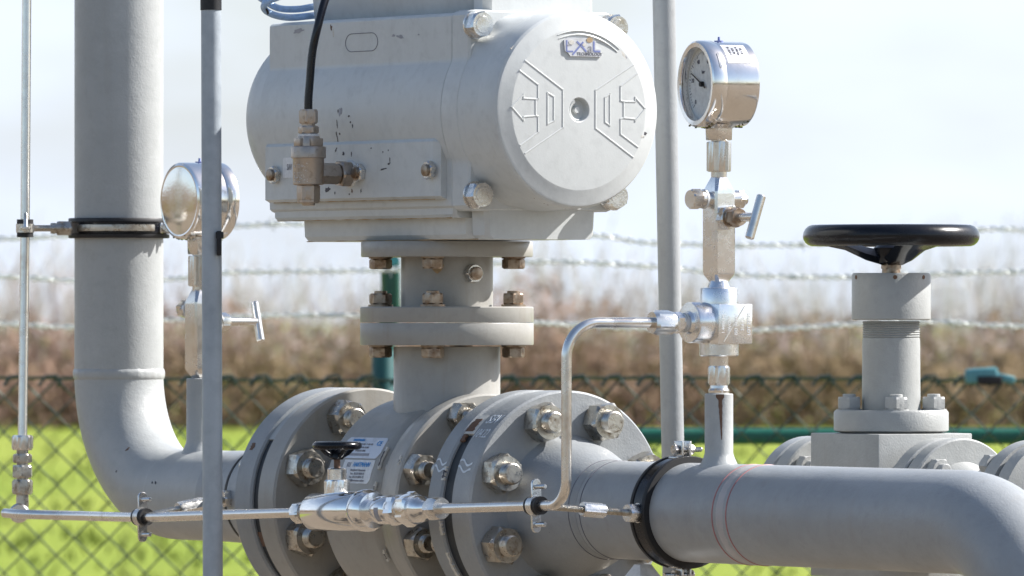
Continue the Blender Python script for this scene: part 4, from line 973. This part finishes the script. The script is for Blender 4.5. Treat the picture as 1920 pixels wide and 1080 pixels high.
# tee under it
te = thing('tube_tee', 'bright engraved aluminium tee block between right gauge valve and pipe stub', 'fitting', (o1.x, o1.y, zr_(738)), ROTZ); kk = 1/1638
ZL = lambda py: axm((o1.x, o1.y, zr_(py)), Z)
MB().box(T((o1.x, o1.y, (zr_(570)+zr_(645))/2)) @ Matrix.Rotation(ROTZ, 4, 'Z') @ T((.006, .004, 0)), (.043, .0475, zr_(570)-zr_(645)), .0012).build('block', M_alu, te)
MB().lathe(ZL(575), [(0, 35*kk), (33*kk, 35.5*kk), (35*kk, 34*kk), (36*kk, 22*kk), (48*kk, 17*kk)], 48).build('top_collar', M_alu, te)
MB().lathe(ZL(668), [(0, 35*kk), (2*kk, 37*kk), (26*kk, 37*kk)], 48).build('bottom_collar', M_alu, te)
MB().lathe(axm(tee-V*.012, -V), [(0, .0235), (.0285, .0235), (.030, .0225), (.0305, .0135), (.034, .0115)], 64).build('side_collar', M_alu, te)
MB().lathe(ZL(540), [(0, 18*kk), (14*kk, 16*kk)], 28).build('seal_ring', M_tape, te)
MB().lathe(ZL(690), [(0, 17*kk), (24*kk, 18*kk)], 28).hex(ZL(722), 36*kk, 38*kk, .1, ph=.3).lathe(ZL(740), [(0, 19*kk), (8*kk, 20*kk), (12*kk, 17*kk), (20*kk, 16*kk)], 28).build('nipple', M_steel, te)
E0 = Matrix((V, Z, U)).transposed().to_4x4(); E0.translation = Vector((o1.x, o1.y, 0))+U*.02765
for i, (tx, ang) in enumerate((('1.4404 HJ', 0), ('DVGW', 0), ('ISO 8434-1', 0), ('316 / L', 0), ('LOT 22750', 0))):
    Mx = E0 @ T((-.0135+.009*i, (zr_(570)+zr_(645))/2, 0)) @ Matrix.Rotation(R(90), 4, 'Z')
    text(tx, .0055, planar(Mx), M_white, 'engraving', te)
mb = MB(); yc = (zr_(570)+zr_(645))/2
mb.loft([[E0 @ Vector(p) for p in ((-.013, yc-.020, -.0003), (-.0122, yc-.0205, -.0003), (.0172, yc+.0205, -.0003), (.0163, yc+.0208, -.0003))], [E0 @ Vector(p) for p in ((-.013, yc-.020, .0003), (-.0122, yc-.0205, .0003), (.0172, yc+.0205, .0003), (.0163, yc+.0208, .0003))]]); mb.build('scratch', M_primer, te, flat=True)
# tube nut and adapter beside it
nf = thing('tube_fitting', 'hex compression fitting joining the bent tube to the bright tee block', 'fitting', endp, ROTZ)
dd = (tee-endp); dd.z = 0; dd.normalize(); Ltot = (tee-V*.045-endp).length
MB().hex(axm(endp-dd*.009, dd), .0275, .0255, .16, ph=.3).build('tube_nut', M_steel, nf)
MB().hex(axm(endp+dd*.019, dd), .012, .0215, .2, ph=.6).lathe(axm(endp, dd), [(.017, .009), (Ltot+.004, .0095)], 24).build('adapter', M_alu, nf)
mb = MB()
for i in range(12): mb.torus(axm(endp+dd*(.032+.0012*i), dd+Vector((0, 0, rnd.uniform(-.3, .3)))), .0095+rnd.uniform(-.001, .0012), .0012, 24, 6)
mb.build('thread_tape', M_tape, nf)
# left one
o2 = P(sb, 0, 0); zl_ = lambda py: Wp(0, py, o2.y).z
gauge(o2, zl_(377), 'pressure gauge turned away, its mirror-like steel back beside the upright pipe', V, False, (zl_(477), zl_(537)), 'round pressure gauges', True)
gauge_valve(o2, (zl_(710), zl_(541)), 0, 'steel block valve under the left gauge behind the grey pole', V, U*-24+Z*78, .072, -U, U*-1, zl_(603), 'block valves under the gauges')

# ------------------------------------------------------------------ poles
pt = Wp(395, -160, 9.45); pb = Wp(399, 1080, 9.45); dz = (pb-pt)/(pt.z-pb.z); foot = pb+dz*(pb.z)
pl = thing('steel_pole', 'thin galvanised pole with black top sleeve standing in front of the left gauge', 'pole', foot)
zs = Wp(0, 19, 9.45).z; ps = pt+dz*(pt.z-zs)
MB().tube([foot, ps+Vector((0, 0, .01))], .0119, 32).build('tube', M_galv, pl)
MB().tube([ps, pt], .0127, 32).build('sleeve', M_rubber, pl)
MB().box(T(Wp(411, 456, 9.44)), (.0055, .016, .029), .001).box(T(Wp(412, 441, 9.44)), (.009, .014, .008), .001).build('clip', M_rubber, pl)
Yp = 9.78; ptp = Wp(1242, -140, Yp); pbt = Wp(1262, 860, Yp); ptp.x -= .0; dz = (pbt-ptp)/(ptp.z-pbt.z); foot2 = pbt+dz*pbt.z; foot2.x = pbt.x+.01
single(MB().tube([foot2, pbt, ptp], .0140, 40), 'steel_post', M_pipe2, 'grey painted upright post behind the bright gauge tube', 'post', foot2)

# ------------------------------------------------------------------ gate valve at the back
YB = 9.62; GO = Wp(1671, 600, YB); G = Matrix.Translation(GO) @ Matrix.Rotation(ROTZ, 4, 'Z'); kb = YB/FPX
gv = thing('gate_valve', 'grey gate valve with black handwheel behind the right pipe', 'valve', Vector((GO.x, GO.y, GO.z-.36)), ROTZ)
zg = lambda py: (600-py)*kb
GZ = axm(GO, Z)
MB().box(G @ T((0, 0, (zg(812)-.31)/2)), (.140, .140, zg(812)+.31), .0015).build('body', M_back, gv)
MB().lathe(GZ, [(zg(812), .060), (zg(808), .0685), (zg(807), .0695), (zg(773), .0695), (zg(769), .0675)], 96).build('bonnet_flange', M_back, gv)
MB().lathe(GZ, [(zg(770), .0355), (zg(640), .0350), (zg(634), .0345)]+[(zg(633-q*2.2)+0, .0352 if q % 2 else .0336) for q in range(15)], 72).build('bonnet', M_back, gv)
MB().lathe(GZ, [(zg(600), .0455), (zg(598), .0478), (zg(516), .0478), (zg(512), .0460)], 96).build('collar', M_back, gv)
for w in (-65, 3, 52, 110, 180, 240):
    dv = Vector((math.sin(R(w)), -math.cos(R(w)), 0)); MB().lathe(axm(GO+dv*.0472+Z*zg(520), dv), [(0, .0026), (.0009, .0026)], 16).build('pin_hole', M_rust, gv)
MB().lathe(GZ, [(zg(514), .0115), (zg(490), .0105)], 28).hex(axm(GO+Z*zg(505), Z), 12*kb, .021, .1).build('spindle', M_rusty, gv)
me_gb = mk('bonnet_bolt', M_nutgrey, lambda q: (q.hex(I4, .0155, .0265, .16), q.lathe(I4, [(.015, .008), (.0185, .0078), (.019, .007)], 20), q.lathe(I4, [(-.001, .0155), (0.0008, .0155)], 24)))
for w in (-83, 4, 90, 180):
    dv = Vector((math.sin(R(w)), -math.cos(R(w)), 0)); place(me_gb, 'bonnet_bolt', axm(GO+dv*.0515+Z*(zg(768)), Z) @ Matrix.Rotation(.5, 4, 'X'), gv)
HWc = GO+Z*zg(443); mb = MB()
mb.ring(axm(HWc, Z), [(.0128*math.sin(2*PI*i/18)*(1.08 if math.sin(2*PI*i/18) > 0 else .95), .0945+.0125*math.cos(2*PI*i/18)) for i in range(18)], 120)
for j in range(3):
    w = R(-90+120*j+25); dv = Vector((math.cos(w), math.sin(w), 0)); sd_ = Vector((-dv.y, dv.x, 0)); rows = []
    for r_, z_, hw_, th_ in ((.010, -.026, .016, .009), (.030, -.021, .019, .008), (.055, -.011, .023, .006), (.088, -.004, .030, .006)):
        rows.append([HWc+dv*r_+Z*(z_+b_)+sd_*a_ for a_, b_ in ((-hw_, 0), (-hw_*.5, th_), (hw_*.5, th_), (hw_, 0), (hw_*.6, -th_), (-hw_*.6, -th_))])
    mb.loft(rows)
mb.lathe(axm(HWc, Z), [(-.033, .017), (-.032, .0185), (-.022, .021), (-.014, .021), (-.008, .014), (-.006, .010)], 36)
mb.build('handwheel', M_black, gv, 40)
GA = G @ T((0, 0, -.2215))          # pipe axis of this valve (lathe axis X)
RG = .0800
MB().lathe(GA, [(-.150, RG-.002), (-.148, RG), (-.126, RG), (-.124, RG-.002), (-.123, .058), (-.07, .056)], 96).build('left_flange', M_back, gv)
MB().lathe(GA, [(.07, .066), (.078, .064), (.086, .058), (.097, .056)], 96, False, False).build('side_neck', M_back, gv)
MB().lathe(GA, [(.090, .052), (.094, .074), (.096, RG), (.116, RG), (.118, RG-.002)], 96).build('right_flange', M_back, gv)
me_gs = mk('flange_nut', M_nutgrey, lambda q: (q.hex(I4, .014, .026, .16), q.lathe(I4, [(0, .0082), (.022, .008), (.023, .007)], 20)))
bp_ = thing('branch_pipe', 'grey flanged pipe leaving the back valve toward the right edge', 'pipe', GA @ Vector((.45, 0, -.06)), ROTZ)
MB().lathe(GA, [(.122, RG-.002), (.124, RG), (.144, RG), (.146, RG-.002), (.147, .052), (.155, .047), (.170, .040), (.185, .036), (.40, .036)], 96).build('weld_neck_flange', M_back, bp_)
MB().lathe(GA, [(.275, .055), (.277, .080), (.30, .080), (.302, .055)], 72).lathe(GA, [(.306, .055), (.308, .080), (.33, .080), (.335, .045), (.5, .0302), (1.2, .0302)], 72).build('end_flange', M_back, bp_)
MB().lathe(GA, [(.185, .0358), (.200, .042), (.222, .055), (.24, .0615), (.276, .063)], 72, False, False).build('reducer', M_back, bp_)
for j in range(4):
    w = R(45+90*j)
    place(me_gs, 'flange_nut', GA @ T((.146, .060*math.cos(w), .060*math.sin(w))), bp_)
    place(me_gs, 'flange_nut', GA @ T((-.123, .060*math.cos(w), .060*math.sin(w))), gv)
    place(me_gs, 'flange_nut', GA @ T((.2745, .070*math.cos(w), .070*math.sin(w))) @ Matrix.Rotation(PI, 4, 'Y'), bp_)
lp = thing('inlet_pipe', 'grey pipe entering the back valve from the left behind the right pipe', 'pipe', GA @ Vector((-.5, 0, -.05)), ROTZ)
MB().lathe(GA, [(-.9, .0302), (-.23, .0302), (-.185, .045), (-.177, RG-.003), (-.175, RG-.001), (-.156, RG-.001), (-.154, RG-.003)], 72).build('pipe_wall', M_pipe2, lp)

# ------------------------------------------------------------------ support under the right pipe
sp = thing('pipe_support', 'white painted support foot just under the black clamp', 'support', (P(sk-.07, 0, 0).x, P(sk-.07, 0, 0).y, 0), ROTZ)
sx = sd(1232); cz = ZC+ZA-DA-.004
c0 = P(sx, -.02, 0); c0.z = 0
rows = []
for z_, wx, wy in ((cz, .006, .008), (cz-.022, .022, .018), (cz-.08, .036, .03), (cz-.085, .036, .03)):
    rows.append([Vector((c0.x, c0.y, z_))+U*a_*wx+V*b_*wy for a_, b_ in ((-1, -1), (1, -1), (1, 1), (-1, 1))])
MB().loft(rows).build('saddle', M_white, sp)
MB().lathe(axm((c0.x, c0.y, 0), Z), [(0, .06), (.012, .06), (.013, .024), (cz-.08, .024)], 32).build('foot', M_galv, sp)
